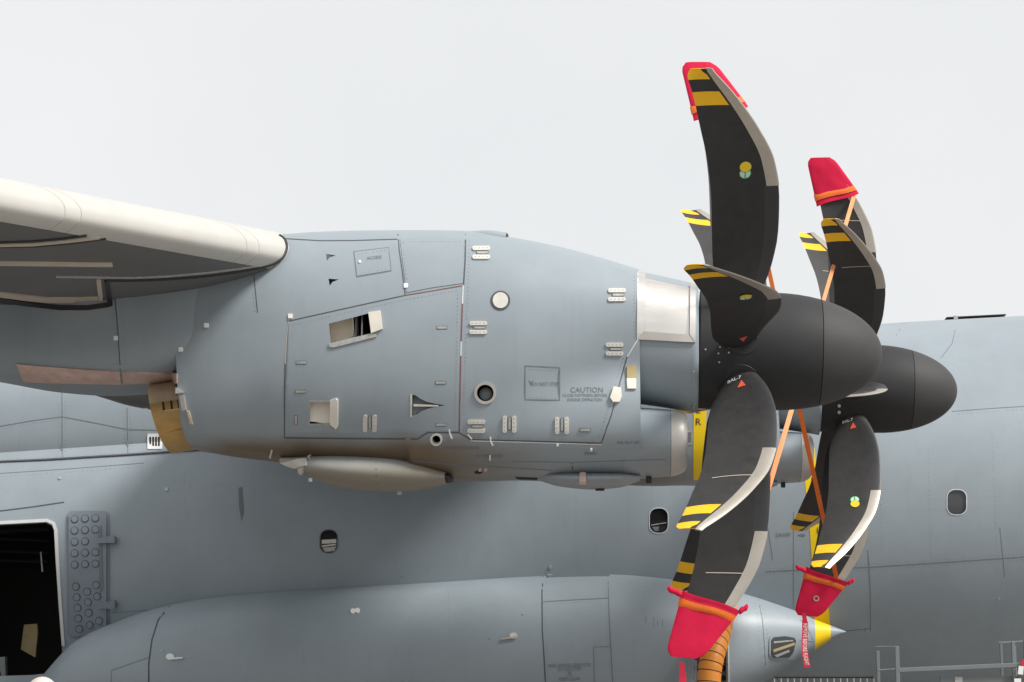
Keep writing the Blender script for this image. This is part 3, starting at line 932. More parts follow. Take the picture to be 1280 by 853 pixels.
# round ports
patch("port_cover", circ(625.5, 376, 9.6, 28, 9.8), bnac0, .012, .02, M['pad'], nac)
ring_patch("port_ring", circ(625.5, 376, 12.2), circ(625.5, 376, 10.2), bnac0, .006, .02, M['seam'], nac)
ring_patch("port_ring", circ(606.5, 491.5, 13.8), circ(606.5, 491.5, 10.6), bnac0, .014, .05, M['steel_dull'], nac)
pc = P(606.5, 491.5, 17.30)
lathe("port_core", [(-.01, .005), (-.012, .03), (.0, .055), (.03, .045)], (pc.x, pc.y + .05, pc.z), M['stand'], nac)
ring_patch("port_ring", circ(545.5, 549.5, 7.6, 22, 7.6), circ(545.5, 549.5, 5.3, 22), bnac0, .014, .05, M['pad'], nac)
# latches: two pads and the marked plate between
def latch(cx, cy, vert=False, k=1.0):
    for sg in (-1, 1):
        if vert: po = rrect(cx + sg * 5.9 - 2.7, cy - 10.5, cx + sg * 5.9 + 2.7, cy + 10.5, 2.2, 3)
        else: po = rrect(cx - 11, cy + sg * 5.4 - 2.6, cx + 11, cy + sg * 5.4 + 2.6, 2.2, 3)
        pd = patch("latch_pad", po, bnac0, .015, .02, M['pad'], nac, cell=9)
        for q in range(4):
            t = -7.5 + 5 * q
            patch("screw", circ(cx + (sg * 5.9 if vert else t), cy + (t if vert else sg * 5.4), .75, 6), bnac0, .018, .01, M['plate'], nac)
    if vert: po, pi_ = rrect(cx - 2.2, cy - 9.5, cx + 2.2, cy + 7, .8, 2), rrect(cx - 1.3, cy - 8.6, cx + 1.3, cy + 6.1, .5, 2)
    else: po, pi_ = rrect(cx - 6, cy - 2.1, cx + 9, cy + 2.1, .8, 2), rrect(cx - 5.2, cy - 1.2, cx + 8.2, cy + 1.2, .5, 2)
    patch("latch_frame", po, bnac0, .009, .012, M['ink'], nac, cell=9)
    patch("latch_lever", pi_, bnac0, .013, .012, M['plate'], nac, cell=9)
for a in ((601.5, 317), (598, 410), (771, 369.5), (768, 436.5), (595.5, 533)): latch(*a)
for a in ((462.5, 529), (637, 530.5), (702.5, 532)): latch(*a, vert=True)
def marker(cx, cy, vert=False):
    a, b = (2.3, 6) if vert else (7, 2.3)
    patch("marker_frame", rrect(cx - a, cy - b, cx + a, cy + b, .8, 2), bnac0, .008, .012, M['ink'], nac, cell=9)
    patch("marker_plate", rrect(cx - a + .9, cy - b + .9, cx + a - .9, cy + b - .9, .4, 2), bnac0, .011, .012, M['plate'], nac, cell=9)
for a in ((552.5, 410), (551, 478.5), (551.5, 531), (377, 453.5), (376, 489.5), (731.5, 537.5)): marker(*a)
marker(370, 525, True)
for x, y in ((258, 407), (145, 423), (226, 437), (363, 395.5), (507.5, 357.5)):
    patch("white_tab", rrect(x - 2.7, y - 2.8, x + 2.7, y + 2.8, .5, 2), ball, .010, .012, M['white'], nac)
for pts in ([(561.5, 537), (562.5, 542), (565, 548.5)], [(613, 546.5), (613.5, 552), (616, 557)], [(612.5, 569), (612.5, 575)], [(585, 543), (590, 549)]):
    ribbon("paint_tick", pts, 1.9, bnac0, .010, M['white'], nac, step=2)
for x, y in ((697, 556), (739, 561.5)):
    patch("white_tab", circ(x, y, 1.6, 8), ball, .02, .02, M['white'], nac)
# seams
for pts, wd, k in (([(354, 298.5), (400, 301.2), (440, 301), (497, 299.3)], 1.2, 'seam'), ([(497.5, 293), (499, 312), (503, 340), (506.5, 369)], 1.4, 'seam'),
                   ([(359, 402), (432, 385.7), (506, 369.5)], 1.4, 'seam'), ([(506, 369.5), (578, 357.5)], 1.5, 'seam_red'),
                   ([(582, 293), (581.5, 325), (579.5, 357)], 1.9, 'seam'), ([(579, 357), (578, 380)], 1.7, 'seam_pale'), ([(578, 380), (576.5, 427)], 1.9, 'seam_red'), ([(576.5, 427), (576, 445)], 1.7, 'seam_pale'), ([(576, 445), (574, 542)], 1.8, 'seam_red'),
                   ([(361, 398), (358, 425), (356.5, 455)], 1.0, 'trim'), ([(356.5, 455), (355.5, 500), (355.5, 547.5)], 1.3, 'seam'),
                   ([(355.5, 547.5), (440, 548.5), (522, 549)], 1.6, 'seam'), ([(522, 549), (535, 541), (574, 541), (588, 549.5)], 1.6, 'seam'), ([(588, 549.5), (640, 551), (752, 554)], 1.5, 'seam'),
                   ([(588, 551.3), (660, 553.2), (752, 556)], 0.9, 'seam_pale'),
                   ([(797, 342), (797, 425)], 1.6, 'seam_pale'), ([(797, 425), (784, 446)], 1.6, 'seam_pale'), ([(784, 446), (776, 474)], 1.6, 'seam'), ([(776, 474), (764, 520), (752, 553)], 1.4, 'seam'), ([(735, 554.5), (752, 554), (757, 540)], 1.4, 'seam_red'),
                   ([(317, 341), (320, 370), (322, 391)], 1.0, 'seam'), ([(142, 354), (147, 410), (150.5, 463)], 1.3, 'seam'),
                   ([(355, 578), (440, 577), (520, 577), (600, 583), (690, 588)], 0.9, 'seam_soft'), ([(715, 578), (716, 594)], 1.4, 'seam'), ([(640, 577), (715, 578), (840, 574)], .8, 'seam_soft')):
    ribbon("panel_seam", pts, wd, ball, .0025 if k != 'seam_pale' else .004, M[k], nac)
# faded stencils
ring_patch("stencil_frame", [(656, 457), (700, 459), (700, 501), (656, 500)], [(657, 458.2), (699, 460.2), (699, 499.8), (657, 498.8)], bnac0, .003, .006, M['seam_soft'], nac)
text_on("lettering", "DO NOT STEP", 681, 480.5, 4.6, bnac0, M['ink'], nac, .004, .85)
patch("lettering", [(661, 475), (664, 478), (667, 475), (665, 481), (663, 481)], bnac0, .003, .004, M['ink'], nac)
text_on("lettering", "CAUTION", 733.5, 488, 6.6, bnac0, M['ink'], nac, .004, 1.0)
text_on("lettering", "CLOSE FASTENERS BEFORE", 731, 494.5, 3.7, bnac0, M['ink'], nac, .004, .9)
text_on("lettering", "ENGINE OPERATION", 731, 500, 3.7, bnac0, M['ink'], nac, .004, .9)
text_on("lettering", "LIFT HERE WITH SLING", 577, 560, 3.4, bnac0, M['ink'], nac, .004, .9)
text_on("lettering", "OIL TANK ACCESS", 612, 570, 3.2, bnac0, M['ink'], nac, .004, .9)
text_on("lettering", "DRAIN", 738, 567, 3.6, bnac0, M['ink'], nac, .004, 1.0)
text_on("lettering", "FUEL SHUT OFF", 785, 553.5, 3.2, ball, M['ink'], nac, .004, .9)
text_on("lettering", "ACCESS", 468, 323, 3.8, bnac0, M['ink'], nac, .009, 1.0, -.1)
patch("white_tab", circ(450, 328, 1.7, 8), bnac0, .012, .012, M['white'], nac)
# fittings by the front edge
patch("seam_fitting", [(767, 485), (776, 486.5), (777, 497), (774, 503.5), (766, 503.5), (762.5, 498)], bnac0, .03, .035, M['primer'], nac, cell=5)
bf = bvh_of(nac, gear)
patch("strap_fitting", [(783, 458.5), (795, 456.5), (795.5, 474), (783.5, 474)], bf, .022, .03, M['tan'], nac, cell=5)  # upper half of one fitting: its shaded brown is put into the colour
patch("strap_fitting", [(783, 474.2), (795, 474.2), (795, 487), (784, 487)], bf, .022, .03, M['primer'], nac, cell=5)  # lower half of the same fitting, coloured pale as lit
# bright metal panel round the gearbox cowl
bg_ = bvh_of(gear)
def gp(u, v):   # u along, v down
    x = lerp(796, 869, u); yt = lerp(341, 358, u); yb = lerp(424.5, 428.5, u)
    return (x, lerp(yt, yb, v))
mp_ = patch("metal_panel", [gp(.14, .06), gp(.9, .06), gp(.89, .87), gp(.14, .87)], bg_, .004, .012, M['steel'], gear, cell=7, fallY=17.6)
patch("metal_frame", [gp(0, .0), gp(.135, .02), gp(.135, .87), gp(0, 1)], bg_, .028, .045, M['steel'], gear, cell=7, fallY=17.6)
patch("metal_frame", [gp(0, 1), gp(.135, .875), gp(.895, .875), gp(1, 1)], bg_, .024, .04, M['steel_dull'], gear, cell=7, fallY=17.6)
patch("metal_frame", [gp(.905, .02), gp(1, .0), gp(1, 1), gp(.9, .87)], bg_, .028, .045, M['steel'], gear, cell=7, fallY=17.6)
for x, y in ((868, 425), (867, 465), (867, 508)):
    patch("fastener", circ(x, y, 1.4, 8), bg_, .02, .02, M['plate'], gear)
# humps and pods
def teardrop(name, sts, mt, Yc, hwk, parent, e=2.0):
    xs2 = [s[0] for s in sts]
    t, b, h = pchip(xs2, [s[1] for s in sts]), pchip(xs2, [s[2] for s in sts]), pchip(xs2, [s[3] for s in sts])
    n = 30
    vs, fs = loft([pring(x, t(x), x, b(x), h(x), Yc, 40, e) for x in [lerp(xs2[0], xs2[-1], k / n) for k in range(n + 1)]])
    o = mesh(name, vs, fs, mt, parent)
    autosmooth(o, 40)
    return o
hump = teardrop("top_scoop", [(576, 292, 310, .05), (592, 289.6, 310, .14), (612, 289.3, 310, .17), (634, 292, 312, .17)], M['nacelle'], Y1 - .1, 1, nac)
vs, fs = loft([pring(634.3, 292.8, 634.3, 311, .155, Y1 - .1, 24), pring(635.4, 293.5, 635.4, 311, .145, Y1 - .1, 24)])
mesh("scoop_mouth", vs, fs, M['rubber'], hump)
pod = teardrop("cooler_pod", [(350, 572, 579, .03), (370, 572, 585, .12), (392, 571, 599, .22), (420, 570, 608.5, .27), (455, 571, 613.5, .29), (490, 573, 615, .28), (525, 580, 612, .24), (558, 591, 605.5, .16)], M['pod'], Y1 - .22, 1, nac)
bpod = bvh_of(pod)
ribbon("panel_seam", [(470, 578), (470.3, 595), (470, 613)], 1.3, bpod, .003, M['seam_red'], pod, fallY=17.6)
vs, fs = loft([pring(557, 592, 557, 604, .15, Y1 - .22, 24), pring(565, 595, 565, 603, .12, Y1 - .22, 24)])
mesh("pod_outlet", vs, fs, M['rubber'], pod)
bar("pod_drain", P(499, 614, Y1 - .22), P(500, 618.5, Y1 - .22), .022, M['plate'], pod)
bnp = bvh_of(nac, pod)
patch("pod_bracket", [(352, 577), (384, 576), (384, 582), (370, 583)], bnp, .03, .04, M['pad'], pod, cell=6, fallY=17.6)
patch("pod_bracket", [(376, 583), (380, 583), (380, 590), (376, 588)], bnp, .04, .04, M['pad'], pod, cell=6, fallY=17.6)
for x, y in ((386, 572), (338, 566)):
    patch("pod_bracket", [(x - 1, y + 3), (x + 1, y - 4), (x + 3, y - 3), (x + 1, y + 4)], bnp, .03, .03, M['pad'], pod, cell=4, fallY=17.6)
bar("pod_drain", P(388, 598, Y1 - .4), P(388, 602.5, Y1 - .4), .02, M['plate'], pod)
blis = teardrop("belly_blister", [(672, 590, 600.5, .05), (700, 592, 608, .25), (740, 592, 611.5, .30), (775, 592, 609, .26), (800, 594, 601, .1)], M['nacelle'], Y1 - .1, 1, nac)
patch("blister_clip", [(725, 591), (732, 591), (733, 603), (724.5, 603)], bvh_of(blis, nac), .025, .03, M['heat'], blis, fallY=17.7, cell=4)
bar("blister_drain", P(750, 610.5, Y1 - .1), P(750, 613.5, Y1 - .1), .04, M['rubber'], blis)
box("drain_mast", P(811, 600, Y1 - .05), (.05, .05, .06), M['rubber'], chin, None, .006)
for x, y in ((600, 587), (607, 587)): patch("fastener", circ(x, y, 2.0, 8), ball, .008, .01, M['heat'], nac)
patch("drain_hole", circ(598, 590.5, 5, 12, 1.8), ball, .004, .008, M['dark'], nac, fallY=17.7)
patch("drain_hole", [(644, 596.5), (672, 597.5), (672, 599.5), (648, 599)], ball, .006, .01, M['dark'], nac, fallY=17.7)

# wing root seal and trim lines under the wing
bwn = bvh_of(wing, nac, aft)
SEAL = [(349, 295), (355.5, 299.5), (358, 308), (355.5, 318), (350, 324), (341, 330), (325, 334.5), (300, 339), (260, 344.5), (215, 348), (170, 350), (132, 350)]
bead = [hit(bwn, x, y, 17.2)[0] for x, y in smooth_line(SEAL, 6)]
for _ in range(10):
    bead = [bead[0]] + [(bead[i - 1] + bead[i] * 2 + bead[i + 1]) / 4 for i in range(1, len(bead) - 1)] + [bead[-1]]
tube("root_seal", bead, .019, M['rubber'], wing)
ribbon("trim_line", [(325, 331.5), (300, 335.5), (255, 341), (210, 345), (165, 347), (70, 345.5)], 1.0, bwn, .012, M['plate'], wing, step=5, fallY=17.2)
ribbon("trim_line", [(123, 349), (126, 373), (100, 374.5), (60, 374.5), (20, 370), (-10, 366)], 6.5, bwn, .014, M['trim'], wing, step=4, fallY=17.2)
ribbon("root_seal", [(133, 350), (138, 381), (110, 385), (75, 385), (30, 380), (-10, 373)], 7.0, bwn, .010, M['rubber'], wing, step=4, fallY=17.2)
ribbon("trim_line", [(-10, 306), (40, 305), (85, 301), (124, 296.5)], 3.2, bwn, .012, M['trim'], wing, step=6)
ribbon("root_seal", [(-10, 303), (40, 301.5), (80, 298), (108, 293.5)], 2.0, bwn, .009, M['rubber'], wing, step=6)
ribbon("root_seal", [(-10, 308.5), (45, 307.5), (90, 303.5), (132, 298)], 2.0, bwn, .009, M['rubber'], wing, step=6)
ribbon("underside_rail", [(-10, 327), (60, 328), (128, 329), (140, 329)], 1.5, bwn, .03, M['trim'], wing, step=6)
ribbon("panel_seam", [(-10, 329.5), (60, 330.5), (128, 331)], 1.4, bwn, .012, M['rubber'], wing, step=6)

# fastener rows
bd = bvh_of(nac, door, upper, small, gear, chin)
rivets([[(364, 406.5), (433, 391), (506, 375), (573, 363)], [(361, 410), (360, 480), (361, 541)], [(361, 541.8), (440, 542.5), (520, 542.5)], [(572, 366), (571, 430), (569, 536)],
        [(586.5, 300), (585, 357), (582, 430), (579, 540)], [(503, 302), (507, 340), (511, 362)], [(502, 302.5), (577, 302.5)], [(446, 318), (483, 313.2)], [(449, 342.6), (485, 336)],
        [(592, 546.5), (640, 548), (748, 550.5)], [(793, 344), (793, 424)], [(780, 446), (771, 474), (758, 520), (748, 549)],
        [(660, 461.5), (697, 463)], [(660, 497), (697, 498)], [(360, 552.5), (440, 553), (522, 553.5)], [(660, 562), (750, 562), (830, 560)], [(834, 517), (834, 592)],
        [(800, 432), (866, 435)], [(865, 436), (865, 510)]], bd, M['rivet'], nac, 4.6, .55)
rivets([[(150, 356), (154, 410), (157.5, 458)], [(138, 356), (142.5, 410), (146, 458)], [(314, 344), (317, 370), (319, 392)]], ball, M['rivet'], aft, 4.6, .55)
rivets([[(2, 574.5), (60, 571.5), (160, 565.5), (185, 564)], [(73.5, 500), (74, 571)], [(82, 500), (82, 571)], [(155.5, 514), (156.5, 564)], [(163, 514), (164, 564)], [(4, 536), (40, 529.5), (76, 524.5)]], bfair, M['rivet'], fair, 4.2, .5)
rivets([[(0, 596), (90, 590), (180, 583)], [(960, 718), (1085, 712.5), (1180, 706.5), (1280, 700)], [(960, 711), (1085, 705.5), (1180, 699.5), (1280, 692.5)],
        [(1100, 600), (1103, 690)], [(1160, 560), (1164, 700)], [(1240, 540), (1246, 690)], [(230, 590), (236, 735)], [(330, 605), (334, 730)], [(480, 620), (482, 722)], [(600, 615), (602, 715)], [(720, 615), (722, 708)],
        [(1196, 518), (1240, 514.5), (1280, 512)], [(200, 600), (350, 612), (560, 618)], [(86, 800), (130, 780)]], bfus0, M['rivet'], fus, 5.5, .5)
rivets([[(205, 770), (195, 800), (191, 850)], [(683, 726), (682, 790), (685, 850)], [(756, 724), (757, 760), (759, 800), (762, 850)], [(684, 755.5), (755, 751.5)], [(943, 752), (948, 776), (951, 830)], [(952, 755), (958, 780), (961, 830)],
        [(560, 735), (564, 850)], [(420, 742), (420, 850)], [(300, 750), (296, 850)], [(856, 735), (860, 790)]], bsp0, M['rivet'], spon, 5.0, .5)

# ---- inboard engine, the same parts further in and forward
def copy_part(o, parent, off, kids=()):
    c = o.copy()
    COL.objects.link(c)
    c.location = Vector(o.location) + off
    c.parent = parent
    c.matrix_parent_inverse = o.matrix_parent_inverse.copy() if parent == plane else Matrix.Identity(4)
    if "label" in c: del c["label"]
    return c
nac2 = copy_part(nac, plane, DOFF); nac2.data = nac_full
for p in nac_full.polygons: p.use_smooth = True
nac2["label"] = "inboard engine nacelle half hidden behind the nearer one"
M['nacelle2'] = M['nacelle'].copy()
gear2 = copy_part(gear, plane, DOFF); chin2 = copy_part(chin, plane, DOFF)
for o in (lip,):
    c = o.copy(); COL.objects.link(c); c.parent = chin2; c.matrix_parent_inverse = o.matrix_parent_inverse.copy()
for o in chin.children:
    if o.name.startswith("intake_duct") or o.name.startswith("drain_mast"):
        c = o.copy(); COL.objects.link(c); c.parent = chin2; c.matrix_parent_inverse = o.matrix_parent_inverse.copy()
aft2 = copy_part(aft, plane, DOFF)
blis2 = copy_part(blis, plane, DOFF); blis2.matrix_parent_inverse = world_of(plane).inverted()
# pointed tail fairing of the inboard engine, seen under the near one
tf = teardrop("flap_fairing", [(110, 489.5, 492, .02), (130, 482, 498, .14), (160, 478, 507, .26), (200, 474, 514, .34), (260, 470, 522, .40), (330, 470, 528, .42)], M['wing'], Y2 + .3, 1, plane)
patch("fairing_light", circ(181, 511.5, 3, 8, 1.2), bvh_of(tf), .01, .012, M['white'], tf, fallY=23.4)
bn2 = bvh_of(nac2, gear2, chin2)
patch("warning_stripe", [(867.5, 470), (884, 470), (882.5, 540), (880, 600), (867, 600), (866.8, 540)], bn2, .006, .01, M['stripe'], chin2, cell=8, fallY=23.0)
for i, ch in enumerate("PROPELLER"):
    text_on("lettering", ch, 872.5, 408 + i * 15, 9.0, bn2, M['black_ink'], chin2, .011, fallY=23.0)
patch("vent_frame", rrect(857.5, 538, 866, 556, 1.5), bn2, .010, .014, M['plate'], chin2, fallY=23.0)
patch("vent_slot", rrect(860.2, 540.5, 864, 553, .8), bn2, .014, .014, M['ink'], chin2, fallY=23.0)

# ---- propellers
RB = 2.69
S_ = [.17, .22, .31, .42, .56, .69, .80, .915, 1.0]
fTE = pchip(S_, [-.13, -.22, -.282, -.298, -.312, -.352, -.418, -.49, -.565])
fLE = pchip(S_, [.13, .19, .258, .29, .275, .208, .065, -.145, -.345])
fTW = pchip([.17, .3, .5, .7, .85, 1.0], [28, 21, 13, 8, 5, 3])
fTH = pchip([.17, .24, .35, .6, .85, 1.0], [.19, .115, .075, .042, .022, .012])
SB = [(.88, .925), (.965, 1.0)]
def blade_pt(s, x, side, off=0.0):
    te, le = fTE(s), fLE(s)
    c = max(1e-3, le - te)
    u = min(1.0, max(0.0, (le - x) / c))
    if s < .22: prof = math.sqrt(max(0, 1 - (2 * u - 1) ** 2)) * .5
    else:
        a = 5 * .2 * (0.2969 * math.sqrt(u) - 0.126 * u - 0.3516 * u * u + 0.2843 * u ** 3 - 0.1036 * u ** 4) * 2.5
        e = math.sqrt(max(0, 1 - (2 * u - 1) ** 2)) * .5
        k = min(1, (s - .22) / .12)
        prof = lerp(e, a, k)
    y = side * (prof * fTH(s) + off)
    y += .018 * 4 * u * (1 - u) * min(1, max(0, (s - .25) * 4))       # camber
    xx = x + (off if u < .002 else 0)
    t = R(fTW(s))
    return Vector((xx * math.cos(t) - y * math.sin(t), xx * math.sin(t) + y * math.cos(t), s * RB))
def strip_w(s): return pchip([.5, .6, .8, .93, 1.0], [.10, .105, .10, .085, .05])(s)
def blade_mesh():
    ss = sorted(set([.17, .20, .235, .27, .31, .35, .39, .43, .47, .515, .56, .60, .64, .68, .72, .76, .80, .84, .88, .90, .925, .945, .965, .98, .99, 1.0]))
    rings, ids = [], []
    fr = [0, .04, .15, .3, .5, .7, .88, 1.0]
    for s in ss:
        te, le = fTE(s), fLE(s)
        if s > .97: te += ((s - .97) / .03) ** 2 * .05
        xs0 = le - strip_w(max(.6, s)); xg = xs0 - .022
        if s > .985: xg -= .02
        xs1 = [lerp(te, xg, f) for f in fr] + [xs0] + [lerp(xs0, le, f) for f in (.35, .6, .8, .93, .985)]
        up_ = [blade_pt(s, x, 1) for x in xs1] + [blade_pt(s, le, 1)]
        dn = [blade_pt(s, x, -1) for x in xs1[::-1]]
        rings.append(up_ + dn)
    n = len(rings[0])
    vs, fs = loft(rings)
    L = len(fr)
    for i in range(len(ss) - 1):
        sm = (ss[i] + ss[i + 1]) / 2
        for j in range(n):
            k = j if j < n / 2 else n - 2 - j
            yel = any(a < sm < b for a, b in SB) and (k < L - 1 or j == n - 1)
            boot = (.24 < sm < .60) and k >= L - 1 and j != n - 1
            ids.append(1 if yel else (2 if boot else 0))
    ids += [0, 1]
    return vs, fs, ids
BV, BF, BI = blade_mesh()
def edge_mesh():
    ss = [.60 + (1.003 - .60) * k / 26. for k in range(27)]
    rings = []
    for s in ss:
        le = fLE(min(s, 1.0)); xs0 = le - strip_w(s)
        cols = [lerp(xs0, le, f) for f in (0, .3, .55, .75, .9, .975)]
        q = min(s, 1.0)
        o_ = [blade_pt(q, x, 1, .003) for x in cols] + [blade_pt(q, le, 1, .003) + Vector((.003, 0, 0))] + [blade_pt(q, x, -1, .003) for x in cols[::-1]]
        for v in o_: v.z = s * RB
        rings.append(o_)
    return loft(rings)
EV, EF = edge_mesh()
def bm_mesh(name, vs, fs, mats, idx=None, ang=40):
    me = bpy.data.meshes.new(name); me.from_pydata([tuple(v) for v in vs], [], fs)
    for m_ in mats: me.materials.append(m_)
    if idx:
        for p, i in zip(me.polygons, idx): p.material_index = i
    bm = bmesh.new(); bm.from_mesh(me); bmesh.ops.recalc_face_normals(bm, faces=bm.faces); bm.to_mesh(me); bm.free()
    for p in me.polygons: p.use_smooth = True
    me.set_sharp_from_angle(angle=R(ang))
    return me
ME_BLADE = bm_mesh("blade", BV, BF, [M['blade'], M['yellow'], M['boot']], BI)
ME_EDGE = bm_mesh("leading_edge", EV, EF, [M['edge']])
BBV = BVHTree.FromPolygons(BV, BF)
def on_blade(x, z, side, off=.004):
    l, n, i, d = BBV.ray_cast(Vector((x, side * 2.0, z)), Vector((0, -side, 0)))
    if l is None: l, n, i, d = BBV.find_nearest(Vector((x, 0, z)))
    if n.y * side < 0: n = -n
    return l + n * off
def print_mesh(name, polys, mats):
    """flat prints on both faces of the blade: polys = list of (points in blade x,z, material index, lift)"""
    vs, fs, ids = [], [], []
    for pts, mi, off in polys:
        for side in (1, -1):
            k = len(vs)
            vs += [on_blade(x, z, side, off) for x, z in pts]
            fs.append(tuple(range(k, k + len(pts)))); ids.append(mi)
    me = bpy.data.meshes.new(name); me.from_pydata([tuple(v) for v in vs], [], fs)
    for m_ in mats: me.materials.append(m_)
    for p, i in zip(me.polygons, ids): p.material_index = i
    return me
def disc(cx, cz, r, n=20): return [(cx + r * math.cos(2 * math.pi * k / n), cz + r * math.sin(2 * math.pi * k / n)) for k in range(n)]
ez = .665 * RB; ex_ = -.03
ME_EMB = print_mesh("emblem", [(disc(ex_, ez - .048, .052), 0, .003), (disc(ex_, ez - .048, .044), 1, .005), (disc(ex_, ez + .012, .052), 0, .006), (disc(ex_, ez + .014, .048), 2, .008),
                               ([(ex_ - .004, ez - .088), (ex_ + .004, ez - .088), (ex_ + .004, ez - .04), (ex_ - .004, ez - .04)], 0, .009)], [M['green'], M['sticker_pale'], M['sticker_yellow']])
lz = .735 * RB
ME_LINE = print_mesh("balance_line", [([(-.26 + q * .03, lz), (-.26 + q * .03, lz + .008), (-.23 + q * .03, lz + .008), (-.23 + q * .03, lz)], 0, .004) for q in range(11)], [M['trim']])
ME_TRI = print_mesh("warning_triangle", [([(-.035, .255 * RB), (.035, .255 * RB), (.0, .225 * RB)], 0, .006)], [M['warn']])
tvs, tfs = text2d("BAL-7")
vv = []
for x, y in [(a * .045 - .06, b * .05) for a, b in tvs]:
    vv.append(on_blade(x, .212 * RB - y, 1, .006))
ME_SER = bpy.data.meshes.new("lettering"); ME_SER.from_pydata([tuple(v) for v in vv], [], tfs); ME_SER.materials.append(M['white'])
# spinner profiles along X
def spin_r(x):
    if x < .3: return lerp(.525, .52, (x + .37) / .67)
    return .52 * math.sqrt(max(0, 1 - ((x - .3) / .946) ** 2))
def revolve(prof, n=72):
    rings = [[Vector((x, r * math.cos(2 * math.pi * k / n), r * math.sin(2 * math.pi * k / n))) for k in range(n)] for x, r in prof]
    return loft(rings)
pr = [(-.365, .40), (-.368, .515)] + [(-.36, .524)] + [(-.3 + k * .1, spin_r(-.3 + k * .1)) for k in range(10)] + [(.694, spin_r(.694)), (.694, .3)]
ME_SPIN = bm_mesh("propeller", *revolve(pr), [M['spinner']], None, 35)
pr = [(.70, .3), (.70, spin_r(.70) - .001)] + [(lerp(.71, 1.246, math.sin(k / 20. * math.pi / 2)), spin_r(lerp(.71, 1.246, math.sin(k / 20. * math.pi / 2)))) for k in range(20)] + [(1.2459, .004)]
ME_CAP = bm_mesh("spinner_cap", *revolve(pr), [M['spin_cap']], None, 35)
pr = [(-.0, .16), (.0, .19), (.02, .2), (.04, .19), (.05, .15)]
def collar_mesh():
    n = 32
    rings = []
    for z, r in ((.40, .165), (.51, .165), (.527, .158), (.527, .12), (.42, .12)):
        rings.append([Vector((r * math.cos(2 * math.pi * k / n), r * math.sin(2 * math.pi * k / n), z - (0 if z < .5 else .14 * (r * math.sin(2 * math.pi * k / n)) ** 2 / .165 * 1.2))) for k in range(n)])
    return loft(rings)
ME_COL = bm_mesh("blade_collar", *collar_mesh(), [M['rubber']], None, 35)
TILT = R(2.2)
def propeller(H, angles, label, prints):
    hub = bpy.data.objects.new("propeller", ME_SPIN); COL.objects.link(hub)
    hub.location = H
    hub.rotation_euler = (0, TILT, 0)
    attach(hub, plane)
    hub["label"] = label
    def sub(name, me, rx=0):
        o = bpy.data.objects.new(name, me); COL.objects.link(o)
        o.parent = hub
        o.rotation_euler = (rx, 0, 0)
        return o
    sub("spinner_cap", ME_CAP)
    for a, pt in zip(angles, prints):
        b = sub("blade", ME_BLADE, R(a))
        sub("leading_edge", ME_EDGE, R(a))
        sub("blade_collar", ME_COL, R(a))
        if pt == 'e': sub("emblem", ME_EMB, R(a))
        elif pt == 'l': sub("balance_line", ME_LINE, R(a))
        sub("warning_triangle", ME_TRI, R(a)); sub("lettering", ME_SER, R(a))
    return hub
A1, A2 = -4.8, 10.0
prop1 = propeller(H1, [A1 + 45 * k for k in range(8)], "eight bladed propeller of the nearer engine", "leelllee")
prop2 = propeller(H2, [A2 + 45 * k for k in range(8)], "eight bladed propeller of the inboard engine behind", "lllellll")
# bolts on the nearer hub
bh = bvh_of(prop1)
for x, y in ((900, 434), (911, 434), (898, 442), (911, 441), (882, 437), (899, 453), (908, 404)):
    patch("hub_bolt", circ(x, y, 1.2, 8), bh, .004, .008, M['plate'], prop1)
bh2 = bvh_of(prop2)
for x, y in ((1049, 507.5), (1049, 515.5)):
    patch("hub_bolt", circ(x, y, 2.0, 8), bh2, .006, .01, M['pad'], prop2)

# ------------------------------------------------------------------ blade tip covers, straps, streamers
def frame_of(H, ang):
    return Matrix.Translation(H) @ Matrix.Rotation(TILT, 4, 'Y') @ Matrix.Rotation(R(ang), 4, 'X')
def cover_rings(s0, s1, grow, n=26, k=12, amp=1.0):
    rings = []
    for q in range(k + 1):
        f = q / k
        s = lerp(s0, s1, f)
        sb = min(s, .995)
        g_ = (s - .835) / .19
        te, le = lerp(fTE(.835) - .012, -.597, g_) - grow, lerp(fLE(.835) + .004, -.31, g_) + grow * .8
        if g_ > .75 and amp > .9:
            t = min(1, (g_ - .75) / .2)
            te += (1 - math.sqrt(max(0, 1 - t * t))) * .11; le -= (1 - math.sqrt(max(0, 1 - t * t))) * .09
        c = (te + le) / 2; h = (le - te) / 2
        th = max(fTH(sb) * .6 + grow * 1.1, .02) * (1 - .55 * max(0, (f - .7) / .3) ** 2)
        tw = R(fTW(sb))
        rg = []
        for j in range(n):
            a = 2 * math.pi * j / n
            wr = 1 + amp * (.16 * math.sin(5 * a + 7 * g_) * (1 - .6 * g_) + .10 * math.sin(9 * a - 11 * g_))
            x = c + h * math.cos(a); y = th * math.sin(a) * wr + .009
            z = s * RB + .012 * math.sin(3 * a + 1.3) * (1 - g_) * amp + (.075 * (x - c) / max(h, .05)) * (1 - g_)
            rg.append(Vector((x * math.cos(tw) - y * math.sin(tw), x * math.sin(tw) + y * math.cos(tw), z)))
        rings.append(rg)
    return rings
COVER_GROUP = "blade tip covers on the propellers"
